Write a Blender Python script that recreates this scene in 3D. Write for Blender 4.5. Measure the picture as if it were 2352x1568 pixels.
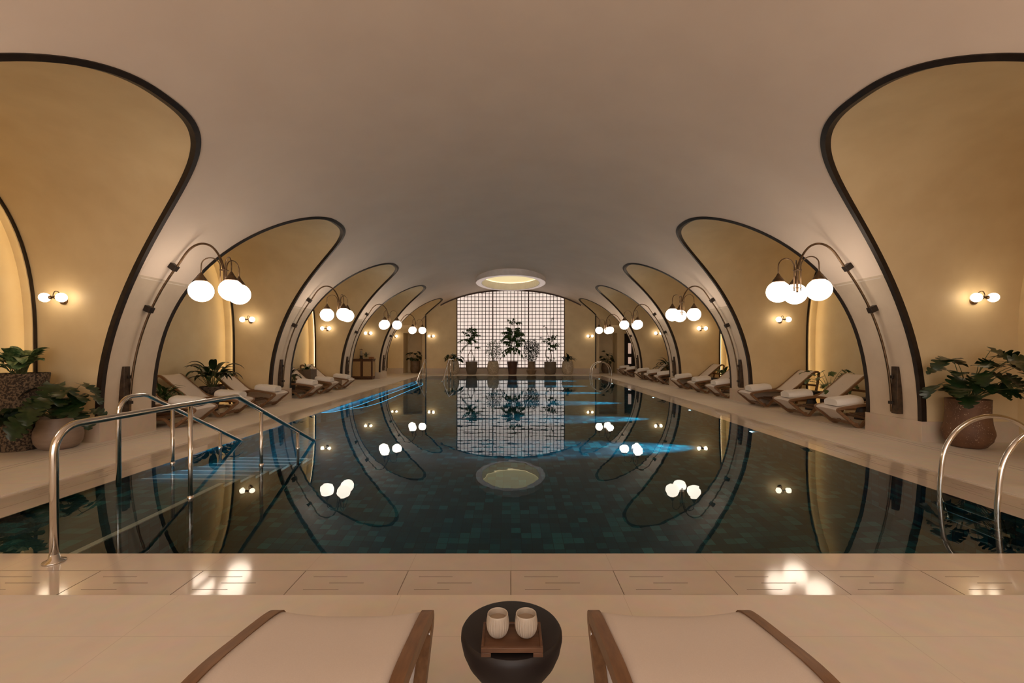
import bpy, math, random
from mathutils import Vector, Matrix, noise
random.seed(7)
PI = math.pi
for o in list(bpy.data.objects): bpy.data.objects.remove(o)
SC = bpy.context.scene
COL = SC.collection

# ------------------------------------------------------------------ camera / world / exposure
F, H, CX, CY = 1045.0, 1.35, 1173.0, 802.0
cd = bpy.data.cameras.new('camera'); cam = bpy.data.objects.new('camera', cd); COL.objects.link(cam)
cam.location = (0, 0, H); cam.rotation_euler = (PI/2, 0, 0)
cd.sensor_width = 36; cd.lens = F*36/2352; cd.shift_x = (1176-CX)/2352; cd.shift_y = (CY-784)/2352
cd.clip_start = .05; cd.clip_end = 200
SC.camera = cam
w = bpy.data.worlds.new('world'); SC.world = w; w.use_nodes = True
w.node_tree.nodes['Background'].inputs[0].default_value = (1.0, .89, .82, 1)
w.node_tree.nodes['Background'].inputs[1].default_value = 2.3
SC.view_settings.view_transform = 'Standard'; SC.view_settings.look = 'None'
SC.view_settings.gamma = 1; SC.view_settings.use_curve_mapping = False
SC.view_settings.exposure = 0.33
GLOBE_E, SCONCE_E, COVE_E, WINDOW_E, RING_E, POOL_E = 5.6, 6.2, 5.0, .64, .52, 60.0

# ------------------------------------------------------------------ room dimensions
VA, VB, VZ, VN = 5.92, 4.37, .25, 2.27            # main vault section
TS, TB, TN, HW = 1.3, 2.64, 2.6, 1.845            # side alcove vault section
BAY0, BP = 4.705, 4.69
ZC = 3.945
ENDY, ENDX = 24.95, 4.67
YBACK = -5.0
WL, WR = 6.82, 7.3                                # alcove back wall distance left / right
PX, PY0, PY1 = 4.08, 3.01, 23.05                  # pool edge
FX, FY0, FY1 = 4.66, 2.48, 23.58                  # wet coping outer edge
def vx(z):
    if z <= VZ: return VA
    return VA*max(0, 1-((z-VZ)/VB)**VN)**(1/VN)
def vz(x): return VZ+VB*max(0, 1-(abs(x)/VA)**VN)**(1/VN)
def tz(d):
    d = min(abs(d), HW); return TS+TB*max(0, 1-(d/HW)**TN)**(1/TN)

# ------------------------------------------------------------------ materials
def nmat(name):
    m = bpy.data.materials.new(name); m.use_nodes = True
    nt = m.node_tree; return m, nt, nt.nodes['Principled BSDF']
def noise_mix(nt, scale, c1, c2, detail=4, vec=None, lo=.35, hi=.65, stretch=None):
    tc = nt.nodes.new('ShaderNodeTexCoord'); n = nt.nodes.new('ShaderNodeTexNoise')
    n.inputs['Scale'].default_value = scale; n.inputs['Detail'].default_value = detail
    src = tc.outputs['Object']
    if stretch:
        mp = nt.nodes.new('ShaderNodeMapping'); mp.inputs['Scale'].default_value = stretch
        nt.links.new(src, mp.inputs[0]); src = mp.outputs[0]
    nt.links.new(src, n.inputs['Vector'])
    r = nt.nodes.new('ShaderNodeValToRGB')
    r.color_ramp.elements[0].position = lo; r.color_ramp.elements[0].color = (*c1, 1)
    r.color_ramp.elements[1].position = hi; r.color_ramp.elements[1].color = (*c2, 1)
    nt.links.new(n.outputs['Fac'], r.inputs[0])
    return r.outputs[0], n.outputs['Fac'], src
def bump(nt, p, fac, strength, dist=.01):
    b = nt.nodes.new('ShaderNodeBump'); b.inputs['Strength'].default_value = strength; b.inputs['Distance'].default_value = dist
    nt.links.new(fac, b.inputs['Height']); nt.links.new(b.outputs[0], p.inputs['Normal'])
def mat(name, c1, c2=None, rough=.6, metal=0, scale=6, detail=4, bmp=0, stretch=None, coat=0, lo=.35, hi=.65, spec=None, dist=.01):
    m, nt, p = nmat(name)
    if c2 is None: c2 = tuple(c*.92 for c in c1)
    c, f, _ = noise_mix(nt, scale, c1, c2, detail, stretch=stretch, lo=lo, hi=hi)
    nt.links.new(c, p.inputs['Base Color'])
    p.inputs['Roughness'].default_value = rough; p.inputs['Metallic'].default_value = metal
    if coat: p.inputs['Coat Weight'].default_value = coat; p.inputs['Coat Roughness'].default_value = .02; p.inputs['Coat IOR'].default_value = 1.4
    if spec is not None: p.inputs['Specular IOR Level'].default_value = spec
    if bmp: bump(nt, p, f, bmp, dist)
    return m
def emis(name, col, e, base=(.8, .8, .8)):
    m, nt, p = nmat(name)
    tc = nt.nodes.new('ShaderNodeTexCoord'); n = nt.nodes.new('ShaderNodeTexNoise'); n.inputs['Scale'].default_value = 1.5
    nt.links.new(tc.outputs['Object'], n.inputs['Vector'])
    mr = nt.nodes.new('ShaderNodeMapRange'); mr.inputs['To Min'].default_value = e*.96; mr.inputs['To Max'].default_value = e*1.04
    nt.links.new(n.outputs['Fac'], mr.inputs[0]); nt.links.new(mr.outputs[0], p.inputs['Emission Strength'])
    p.inputs['Emission Color'].default_value = (*col, 1); p.inputs['Base Color'].default_value = (*base, 1)
    p.inputs['Roughness'].default_value = .25
    return m
M = {}
M['plaster'] = mat('ceiling_plaster', (.89, .745, .62), (.85, .705, .585), rough=.62, scale=1.3, detail=8, bmp=.05)
M['niche'] = mat('alcove_plaster', (.81, .635, .37), (.75, .575, .325), rough=.55, scale=2.2, detail=9, bmp=.05)
M['pier'] = mat('pier_plaster', (.68, .555, .42), (.62, .50, .375), rough=.6, scale=3, detail=8)
M['rim'] = emis('ring_rim_glow', (1, .78, .70), .16, base=(.9, .82, .78))
M['white'] = mat('white_paint', (.88, .80, .76), rough=.5)
M['recess'] = mat('recess_plaster', (.80, .68, .46), (.75, .62, .40), rough=.6, scale=2)
M['joint'] = mat('joint_line', (.75, .66, .56), rough=.7)
M['bronze'] = mat('dark_bronze', (.035, .022, .015), (.022, .014, .010), rough=.42, metal=.3, scale=12)
M['brass'] = mat('aged_bronze', (.20, .125, .07), (.13, .08, .045), rough=.33, metal=.85, scale=20)
M['chrome'] = mat('polished_steel', (.72, .68, .63), (.66, .62, .57), rough=.13, metal=1, scale=8)
M['globe'] = emis('opal_glass', (1, .83, .66), GLOBE_E)
M['sglobe'] = emis('opal_glass_small', (1, .80, .56), SCONCE_E)
M['cove'] = emis('cove_led', (1, .74, .42), COVE_E)
M['ringled'] = emis('skylight_diffuser', (1, .80, .38), RING_E)
M['poolled'] = emis('pool_led_blue', (.04, .50, .90), POOL_E)
M['benchled'] = emis('bench_led', (.04, .45, .75), 3.0)
M['spot'] = emis('pool_spot_lens', (.45, .8, 1), 40)
def stone(name, c1, c2, coat, slots=False, jx=0, jy=0, off=(0, 0), rough=.45):
    m, nt, p = nmat(name)
    c, f, src = noise_mix(nt, 1.1, c1, c2, 8, lo=.3, hi=.7)
    nz = nt.nodes.new('ShaderNodeTexNoise'); nz.inputs['Scale'].default_value = 9; nz.inputs['Detail'].default_value = 8
    nt.links.new(src, nz.inputs['Vector'])
    mx = nt.nodes.new('ShaderNodeMix'); mx.data_type = 'RGBA'; mx.blend_type = 'MULTIPLY'; mx.inputs[0].default_value = .18
    nt.links.new(c, mx.inputs[6]); nt.links.new(nz.outputs['Color'], mx.inputs[7])
    out = mx.outputs[2]
    sep = nt.nodes.new('ShaderNodeSeparateXYZ'); nt.links.new(src, sep.inputs[0])
    def line(axis, pitch, o, wd):
        a = nt.nodes.new('ShaderNodeMath'); a.operation = 'ADD'; a.inputs[1].default_value = o+1000*pitch
        b = nt.nodes.new('ShaderNodeMath'); b.operation = 'MODULO'; b.inputs[1].default_value = pitch
        d = nt.nodes.new('ShaderNodeMath'); d.operation = 'LESS_THAN'; d.inputs[1].default_value = wd
        nt.links.new(sep.outputs[axis], a.inputs[0]); nt.links.new(a.outputs[0], b.inputs[0]); nt.links.new(b.outputs[0], d.inputs[0])
        return d.outputs[0]
    ls = []
    if jx: ls.append(line('X', jx, off[0], .004))
    if jy: ls.append(line('Y', jy, off[1], .004))
    for l in ls:
        m2 = nt.nodes.new('ShaderNodeMix'); m2.data_type = 'RGBA'
        m2.inputs[7].default_value = (c2[0]*.84, c2[1]*.83, c2[2]*.82, 1)
        nt.links.new(l, m2.inputs[0]); nt.links.new(out, m2.inputs[6]); out = m2.outputs[2]
    nt.links.new(out, p.inputs['Base Color'])
    p.inputs['Roughness'].default_value = rough
    if coat: p.inputs['Coat Weight'].default_value = coat; p.inputs['Coat Roughness'].default_value = .085; p.inputs['Coat IOR'].default_value = 1.6
    return m
M['deck'] = stone('deck_limestone', (.84, .74, .62), (.76, .66, .55), 0, jx=1.21, jy=1.21, off=(.6, .3), rough=.5)
M['wet'] = stone('wet_coping_limestone', (.72, .61, .50), (.62, .51, .41), 1, jx=.6245, jy=.6245, off=(.0, .1))
M['base'] = stone('baseboard_limestone', (.70, .57, .44), (.62, .49, .37), 0, rough=.5)
M['slot'] = mat('grate_slot', (.22, .165, .12), rough=.3)
def tile_mat():
    m, nt, p = nmat('pool_tiles')
    tc = nt.nodes.new('ShaderNodeTexCoord'); g = nt.nodes.new('ShaderNodeNewGeometry')
    s = .105
    sc = nt.nodes.new('ShaderNodeVectorMath'); sc.operation = 'SCALE'; sc.inputs['Scale'].default_value = 1/s
    ad = nt.nodes.new('ShaderNodeVectorMath'); ad.operation = 'ADD'; ad.inputs[1].default_value = (100.003, 100.003, 100.003)
    nt.links.new(tc.outputs['Object'], sc.inputs[0]); nt.links.new(sc.outputs[0], ad.inputs[0])
    # move half a cell along the surface normal so faces never sit on a cell border
    fl = nt.nodes.new('ShaderNodeVectorMath'); fl.operation = 'FLOOR'; fr = nt.nodes.new('ShaderNodeVectorMath'); fr.operation = 'FRACTION'
    nn = nt.nodes.new('ShaderNodeVectorMath'); nn.operation = 'MULTIPLY_ADD'; nn.inputs[1].default_value = (-.4, -.4, -.4)
    nt.links.new(g.outputs['True Normal'], nn.inputs[0]); nt.links.new(ad.outputs[0], nn.inputs[2])
    nt.links.new(nn.outputs[0], fl.inputs[0]); nt.links.new(ad.outputs[0], fr.inputs[0])
    wn = nt.nodes.new('ShaderNodeTexWhiteNoise'); nt.links.new(fl.outputs[0], wn.inputs['Vector'])
    r = nt.nodes.new('ShaderNodeValToRGB'); cr = r.color_ramp
    cr.elements[0].position = 0; cr.elements[0].color = (.001, .026, .034, 1)
    cr.elements[1].position = 1; cr.elements[1].color = (.020, .145, .145, 1)
    e = cr.elements.new(.6); e.color = (.003, .050, .064, 1)
    e = cr.elements.new(.8); e.color = (.008, .095, .105, 1)
    nt.links.new(wn.outputs['Value'], r.inputs[0])
    # grout
    sp = nt.nodes.new('ShaderNodeSeparateXYZ'); nt.links.new(fr.outputs[0], sp.inputs[0])
    sn = nt.nodes.new('ShaderNodeSeparateXYZ'); ab = nt.nodes.new('ShaderNodeVectorMath'); ab.operation = 'ABSOLUTE'
    nt.links.new(g.outputs['True Normal'], ab.inputs[0]); nt.links.new(ab.outputs[0], sn.inputs[0])
    acc = None
    for a in 'XYZ':
        lt = nt.nodes.new('ShaderNodeMath'); lt.operation = 'LESS_THAN'; lt.inputs[1].default_value = .045; nt.links.new(sp.outputs[a], lt.inputs[0])
        inv = nt.nodes.new('ShaderNodeMath'); inv.operation = 'LESS_THAN'; inv.inputs[1].default_value = .5; nt.links.new(sn.outputs[a], inv.inputs[0])
        mu = nt.nodes.new('ShaderNodeMath'); mu.operation = 'MULTIPLY'; nt.links.new(lt.outputs[0], mu.inputs[0]); nt.links.new(inv.outputs[0], mu.inputs[1])
        if acc is None: acc = mu.outputs[0]
        else:
            mx = nt.nodes.new('ShaderNodeMath'); mx.operation = 'MAXIMUM'; nt.links.new(acc, mx.inputs[0]); nt.links.new(mu.outputs[0], mx.inputs[1]); acc = mx.outputs[0]
    mm = nt.nodes.new('ShaderNodeMix'); mm.data_type = 'RGBA'; mm.inputs[7].default_value = (.001, .008, .012, 1)
    nt.links.new(acc, mm.inputs[0]); nt.links.new(r.outputs[0], mm.inputs[6]); nt.links.new(mm.outputs[2], p.inputs['Base Color'])
    p.inputs['Roughness'].default_value = .5
    return m
M['tile'] = tile_mat()
M['nosing'] = mat('step_nosing', (.62, .54, .44), rough=.5)
def water_mat():
    m, nt, p = nmat('pool_water'); nt.nodes.remove(p)
    out = nt.nodes['Material Output']
    rf = nt.nodes.new('ShaderNodeBsdfRefraction'); rf.inputs['IOR'].default_value = 1.33; rf.inputs['Roughness'].default_value = 0; rf.inputs['Color'].default_value = (.80, .96, .98, 1)
    gl = nt.nodes.new('ShaderNodeBsdfGlossy'); gl.inputs['Roughness'].default_value = 0; gl.inputs['Color'].default_value = (.82, .90, .94, 1)
    fn = nt.nodes.new('ShaderNodeFresnel'); fn.inputs['IOR'].default_value = 1.27
    g = nt.nodes.new('ShaderNodeMixShader'); nt.links.new(fn.outputs[0], g.inputs[0]); nt.links.new(rf.outputs[0], g.inputs[1]); nt.links.new(gl.outputs[0], g.inputs[2])
    tc = nt.nodes.new('ShaderNodeTexCoord'); n = nt.nodes.new('ShaderNodeTexNoise'); n.inputs['Scale'].default_value = 1.6; n.inputs['Detail'].default_value = 3
    b = nt.nodes.new('ShaderNodeBump'); b.inputs['Strength'].default_value = .05; b.inputs['Distance'].default_value = .02
    nt.links.new(tc.outputs['Object'], n.inputs['Vector']); nt.links.new(n.outputs['Fac'], b.inputs['Height'])
    [nt.links.new(b.outputs[0], q_.inputs['Normal']) for q_ in (rf, gl, fn)]; nt.links.new(g.outputs[0], out.inputs['Surface'])
    return m
M['water'] = water_mat()
M['teak'] = mat('teak', (.26, .135, .062), (.165, .082, .038), rough=.42, scale=5, detail=7, stretch=(1.2, 10, 10), lo=.3, hi=.7)
M['teakd'] = mat('walnut', (.15, .07, .034), (.08, .035, .017), rough=.38, scale=7, detail=7, stretch=(1.2, 9, 9), lo=.3, hi=.7)
M['sling'] = mat('sling_fabric', (.74, .66, .60), (.71, .63, .57), rough=.8, scale=260, bmp=.15, dist=.001)
M['towel'] = mat('terry_towel', (.86, .80, .73), (.80, .74, .67), rough=.95, scale=140, bmp=.6, dist=.003)
M['black'] = mat('blackened_wood', (.016, .011, .011), (.010, .007, .008), rough=.5, scale=9, bmp=.05)
M['cup'] = mat('cream_stoneware', (.52, .45, .37), (.48, .41, .34), rough=.35, scale=20)
M['tea'] = mat('tea', (.36, .27, .19), rough=.1)
M['mullion'] = mat('window_metal', (.10, .05, .035), (.075, .04, .028), rough=.5, scale=10)
def pane_mat():
    m, nt, p = nmat('backlit_pane')
    tc = nt.nodes.new('ShaderNodeTexCoord'); sc = nt.nodes.new('ShaderNodeVectorMath'); sc.operation = 'SCALE'; sc.inputs['Scale'].default_value = 1/.1966667
    sn = nt.nodes.new('ShaderNodeVectorMath'); sn.operation = 'FLOOR'; wn = nt.nodes.new('ShaderNodeTexWhiteNoise')
    nt.links.new(tc.outputs['Object'], sc.inputs[0]); nt.links.new(sc.outputs[0], sn.inputs[0]); nt.links.new(sn.outputs[0], wn.inputs['Vector'])
    r = nt.nodes.new('ShaderNodeValToRGB'); r.color_ramp.elements[0].color = (1, .80, .70, 1); r.color_ramp.elements[1].color = (1, .84, .72, 1)
    nt.links.new(wn.outputs['Value'], r.inputs[0]); nt.links.new(r.outputs[0], p.inputs['Emission Color'])
    p.inputs['Emission Strength'].default_value = WINDOW_E; p.inputs['Base Color'].default_value = (.6, .5, .45, 1)
    return m
M['pane'] = pane_mat()
M['leafd'] = mat('dark_leaf', (.014, .036, .009), (.007, .020, .006), rough=.32, scale=14)
M['leafm'] = mat('mid_leaf', (.05, .11, .028), (.026, .065, .018), rough=.38, scale=14)
M['leafl'] = mat('striped_leaf', (.16, .24, .10), (.045, .10, .035), rough=.4, scale=26, lo=.45, hi=.55)
M['stem'] = mat('plant_stem', (.10, .13, .045), (.08, .09, .035), rough=.5)
M['bark'] = mat('bark', (.20, .13, .085), (.13, .085, .055), rough=.8, scale=20, bmp=.4)
M['soil'] = mat('potting_soil', (.03, .02, .013), (.015, .010, .007), rough=.95, scale=50, bmp=1)
M['terrazzo'] = mat('porous_stone', (.16, .105, .06), (.03, .018, .010), rough=.85, scale=42, detail=3, bmp=1, lo=.45, hi=.55, dist=.02)
M['plate'] = mat('bronze_plate', (.10, .065, .04), (.05, .032, .022), rough=.4, metal=.5, scale=14)
M['clay'] = mat('pale_clay', (.30, .21, .15), (.25, .17, .12), rough=.5, scale=5, stretch=(1, 1, 5), bmp=.1)
M['terra'] = mat('speckled_terracotta', (.16, .075, .035), (.11, .05, .025), rough=.65, scale=7, bmp=.3)
def speckle(m, col):
    nt = m.node_tree; p = nt.nodes['Principled BSDF']; old = p.inputs['Base Color'].links[0].from_socket
    tc = nt.nodes.new('ShaderNodeTexCoord'); v = nt.nodes.new('ShaderNodeTexNoise'); v.inputs['Scale'].default_value = 75; v.inputs['Detail'].default_value = 1
    v2 = nt.nodes.new('ShaderNodeTexNoise'); v2.inputs['Scale'].default_value = 6
    nt.links.new(tc.outputs['Object'], v.inputs['Vector']); nt.links.new(tc.outputs['Object'], v2.inputs['Vector'])
    a = nt.nodes.new('ShaderNodeMath'); a.operation = 'MULTIPLY_ADD'; a.inputs[1].default_value = .35; nt.links.new(v2.outputs['Fac'], a.inputs[0]); nt.links.new(v.outputs['Fac'], a.inputs[2])
    g = nt.nodes.new('ShaderNodeMath'); g.operation = 'GREATER_THAN'; g.inputs[1].default_value = .89; nt.links.new(a.outputs[0], g.inputs[0])
    mx = nt.nodes.new('ShaderNodeMix'); mx.data_type = 'RGBA'; mx.inputs[7].default_value = (*col, 1)
    nt.links.new(g.outputs[0], mx.inputs[0]); nt.links.new(old, mx.inputs[6]); nt.links.new(mx.outputs[2], p.inputs['Base Color'])
speckle(M['terra'], (.45, .33, .22))
M['cream'] = mat('carved_cream_pot', (.52, .42, .31), (.38, .30, .21), rough=.8, scale=16, bmp=.8, lo=.42, hi=.58, dist=.02)
M['grey'] = mat('grey_brown_pot', (.17, .125, .09), (.13, .095, .07), rough=.6, scale=4)
M['brownpot'] = mat('dark_brown_pot', (.085, .032, .018), (.06, .022, .013), rough=.45, scale=5)
M['tanpot'] = mat('tan_vase', (.22, .14, .08), (.16, .10, .055), rough=.6, scale=5)
M['rock'] = mat('rough_rock', (.12, .085, .06), (.035, .025, .018), rough=.9, scale=22, bmp=1, dist=.03, lo=.4, hi=.6)
M['cane'] = mat('woven_cane', (.55, .38, .19), (.42, .28, .13), rough=.7, scale=90, bmp=.4)
M['cabinet'] = mat('cabinet_walnut', (.13, .055, .025), (.08, .033, .015), rough=.4, scale=6, stretch=(8, 8, 1))
M['door'] = mat('black_door', (.015, .012, .012), rough=.35)
M['lite'] = emis('door_pane', (1, .66, .5), .35, base=(.3, .25, .2))
def glass_mat():
    m, nt, p = nmat('clear_glass'); p.inputs['Transmission Weight'].default_value = 1; p.inputs['Roughness'].default_value = .02
    p.inputs['Base Color'].default_value = (.95, .95, .92, 1); p.inputs['IOR'].default_value = 1.3
    return m
M['glass'] = glass_mat()
M['amber'] = mat('amber_glass', (.55, .22, .08), rough=.15)
M['gap'] = mat('ceramic_black', (.02, .018, .016), rough=.4)

# ------------------------------------------------------------------ mesh helpers
class MB:
    def __init__(s): s.v, s.f = [], []
    def add(s, vs, fs):
        b = len(s.v); s.v += [tuple(v) for v in vs]; s.f += [tuple(b+i for i in f) for f in fs]
    def box(s, x0, x1, y0, y1, z0, z1, rot=None):
        vs = [Vector((x, y, z)) for z in (z0, z1) for y in (y0, y1) for x in (x0, x1)]
        if rot is not None:
            c = Vector(((x0+x1)/2, (y0+y1)/2, (z0+z1)/2)); vs = [rot @ (v-c)+c for v in vs]
        s.add(vs, [(0, 2, 3, 1), (4, 5, 7, 6), (0, 1, 5, 4), (2, 6, 7, 3), (0, 4, 6, 2), (1, 3, 7, 5)])
    def tube(s, pts, r, n=10, cap=True, closed=False):
        pts = [Vector(p) for p in pts]; N = len(pts); rs = r if isinstance(r, (list, tuple)) else [r]*N
        rings = []; up = None
        for i, p in enumerate(pts):
            a = pts[(i-1) % N] if (i > 0 or closed) else p; b = pts[(i+1) % N] if (i < N-1 or closed) else p
            t = (b-a).normalized()
            if up is None:
                up = Vector((0, 0, 1)) if abs(t.z) < .9 else Vector((1, 0, 0))
            u = (up-t*up.dot(t))
            if u.length < 1e-5: u = t.orthogonal()
            u.normalize(); up = u; w_ = t.cross(u)
            rings.append([p+(u*math.cos(2*PI*k/n)+w_*math.sin(2*PI*k/n))*rs[i] for k in range(n)])
        vs = [v for rg in rings for v in rg]; fs = []
        for i in range(N if closed else N-1):
            j = (i+1) % N
            for k in range(n):
                l = (k+1) % n; fs.append((i*n+k, i*n+l, j*n+l, j*n+k))
        if cap and not closed: fs += [tuple(range(n))[::-1], tuple((N-1)*n+k for k in range(n))]
        s.add(vs, fs)
    def lathe(s, prof, n=32, c=(0, 0, 0), ell=1.0, rib=None, axis='z'):
        vs, fs = [], []
        for i, (r, z) in enumerate(prof):
            for k in range(n):
                a = 2*PI*k/n; rr = r*(rib(a, i) if rib else 1)
                p = (rr*math.cos(a), rr*math.sin(a)*ell, z)
                if axis == 'y': p = (p[0], z, p[1])
                if axis == 'x': p = (z, p[0], p[1])
                vs.append((c[0]+p[0], c[1]+p[1], c[2]+p[2]))
        for i in range(len(prof)-1):
            for k in range(n):
                l = (k+1) % n; fs.append((i*n+k, i*n+l, (i+1)*n+l, (i+1)*n+k))
        if prof[0][0] > 1e-4: fs.append(tuple(range(n))[::-1])
        if prof[-1][0] > 1e-4: fs.append(tuple((len(prof)-1)*n+k for k in range(n)))
        s.add(vs, fs)
    def grid(s, rows):
        n = len(rows[0]); vs = [p for r in rows for p in r]; fs = []
        for i in range(len(rows)-1):
            for k in range(n-1): fs.append((i*n+k, i*n+k+1, (i+1)*n+k+1, (i+1)*n+k))
        s.add(vs, fs)
    def sphere(s, c, r, n=32, m=18, sq=1.0):
        s.lathe([(max(1e-5, r*math.sin(PI*i/m)), -r*sq*math.cos(PI*i/m)) for i in range(m+1)], n, c)
    def prism(s, poly, x0, x1, plane='xz'):
        # polygon in a plane, extruded between x0..x1 on the third axis
        n = len(poly)
        def P(p, t): return {'xz': (p[0], t, p[1]), 'yz': (t, p[0], p[1]), 'xy': (p[0], p[1], t)}[plane]
        vs = [P(p, x0) for p in poly]+[P(p, x1) for p in poly]
        fs = [tuple(range(n)), tuple(range(2*n-1, n-1, -1))]+[(i, i+n, (i+1) % n+n, (i+1) % n) for i in range(n)]
        s.add(vs, fs)
    def bar(s, pts, w_, h, y0):
        """flat bar of width h in the xz plane following pts, thickness w_ from y0"""
        pts = [Vector((p[0], 0, p[1])) for p in pts]; L, R = [], []
        for i, p in enumerate(pts):
            a = pts[max(0, i-1)]; b = pts[min(len(pts)-1, i+1)]; t = (b-a).normalized(); nrm = Vector((-t.z, 0, t.x))
            L.append(p+nrm*h/2); R.append(p-nrm*h/2)
        n = len(pts); vs = []
        for y in (y0, y0+w_): vs += [v+Vector((0, y, 0)) for v in L]+[v+Vector((0, y, 0)) for v in R]
        fs = []
        for i in range(n-1):
            fs += [(i, i+1, n+i+1, n+i), (2*n+i, 3*n+i, 3*n+i+1, 2*n+i+1), (i, 2*n+i, 2*n+i+1, i+1), (n+i, n+i+1, 3*n+i+1, 3*n+i)]
        fs += [(0, n, 3*n, 2*n), (n-1, 3*n-1, 4*n-1, 2*n-1)]
        s.add(vs, fs)
    def build(s, name, m, parent=None, smooth=False, bevel=0, recalc=True):
        me = bpy.data.meshes.new(name); me.from_pydata(s.v, [], s.f); me.materials.append(m)
        if recalc:
            import bmesh
            bm = bmesh.new(); bm.from_mesh(me); bmesh.ops.recalc_face_normals(bm, faces=bm.faces); bm.to_mesh(me); bm.free()
        if smooth:
            for p in me.polygons: p.use_smooth = True
        o = bpy.data.objects.new(name, me); COL.objects.link(o)
        if parent: o.parent = parent
        if bevel:
            b = o.modifiers.new('bevel', 'BEVEL'); b.width = bevel; b.segments = 2; b.limit_method = 'ANGLE'
        if smooth == 'auto' or bevel:
            for p in me.polygons: p.use_smooth = True
            if hasattr(me, 'set_sharp_from_angle'): me.set_sharp_from_angle(angle=math.radians(38))
        return o
def tag(o, label=None, cat=None, group=None, kind=None):
    if label: o['label'] = label
    if cat: o['category'] = cat
    if group: o['group'] = group
    if kind: o['kind'] = kind
    return o
def empty(name, loc=(0, 0, 0), rz=0):
    o = bpy.data.objects.new(name, None); o.empty_display_size = .1; COL.objects.link(o); o.location = loc; o.rotation_euler = (0, 0, rz); return o
KIDS = {}
def kids(o): return [c for c in bpy.data.objects if c.parent == o]
def copy_tree(o, parent=None, table=None):
    c = o.copy(); COL.objects.link(c)
    if parent: c.parent = parent
    for k in kids(o): copy_tree(k, c)
    return c
def place(o, loc, rz=0, label=None, cat=None, group=None, sc=None):
    o.location = loc; o.rotation_euler = (0, 0, rz)
    if sc: o.scale = (sc, sc, sc)
    if label: o['label'] = label
    if cat: o['category'] = cat
    if group: o['group'] = group
    return o
def smooth_path(pts, n=8):
    """Catmull-Rom through 2D/3D points"""
    P = [Vector(p) for p in pts]; out = []
    for i in range(len(P)-1):
        p0 = P[max(0, i-1)]; p1 = P[i]; p2 = P[i+1]; p3 = P[min(len(P)-1, i+2)]
        for k in range(n):
            t = k/n; out.append(.5*((2*p1)+(p2-p0)*t+(2*p0-5*p1+4*p2-p3)*t*t+(3*p1-p0-3*p2+p3)*t**3))
    out.append(P[-1]); return out
def S(o): return tag(o, kind='structure')

# ------------------------------------------------------------------ room shell
bays = list(range(-2, 5))
def bc(i): return BAY0+BP*i
def tparam(z):   # z -> superellipse angle
    return math.asin(min(1, max(0, ((z-VZ)/VB)))**(VN/2)) if z > VZ else 0.0
def vpt(t, y, sgn):
    return (sgn*VA*math.cos(t)**(2/VN) if t < PI/2-1e-6 else 0.0, y, VZ+VB*math.sin(t)**(2/VN))
NB, NA = 56, 40
tC = tparam(ZC)
# ring skylight ellipse
RY, RAX, RAY = 20.9, 1.6, 2.5
bay_ys = [(-math.cos(PI*k/48)) for k in range(49)]
cm = MB()
def shell_patch(sgn, ys, zlow):
    for seg in range(len(ys)-1):
        y0, y1 = ys[seg], ys[seg+1]
        colA = []
        for y, zl in ((y0, zlow[seg]), (y1, zlow[seg+1])):
            t0 = tparam(zl); colA.append([vpt(t0+(tC-t0)*k/NA, y, sgn) for k in range(NA+1)])
        cm.grid(colA)
        colB = [[vpt(tC+(PI/2-tC)*k/NB, y, sgn) for k in range(NB+1)] for y in (y0, y1)]
        b = len(cm.v); n = NB+1
        cm.v += [tuple(p) for c in colB for p in c]
        for k in range(NB):
            cx_ = colB[0][k][0]/(RAX-.12); cy_ = ((y0+y1)/2-RY)/(RAY-.12)
            if cx_*cx_+cy_*cy_ < 1: continue
            cm.f.append((b+k, b+k+1, b+n+k+1, b+n+k))
for sgn in (-1, 1):
    edges = []
    for i in bays:
        c = bc(i)
        ys = [c+HW*u for u in bay_ys]
        shell_patch(sgn, ys, [tz(HW*u) if abs(u) < .9999 else TS for u in bay_ys])
        # pier after this bay
        if i < 4:
            p0, p1 = c+HW, c+BP-HW
            ps = [p0+(p1-p0)*k/8 for k in range(9)]
            # lower part of the pier: floor to springing, then shared rows
            for a, b in zip(ps[:-1], ps[1:]):
                cm.grid([[(sgn*VA, y, 0), (sgn*VA, y, VZ)]+[vpt(tparam(TS)*k/30, y, sgn) for k in range(1, 31)] for y in (a, b)])
            shell_patch(sgn, ps, [TS]*9)
ceiling = S(cm.build('ceiling', M['plaster'], smooth=True))
ceiling.data.materials.append(M['pier'])
for p_ in ceiling.data.polygons:
    c_ = p_.center
    if c_.z < 2.39:
        u_ = (c_.y-BAY0+BP*5+HW) % BP
        if u_ > 2*HW-.02: p_.material_index = 1
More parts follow.
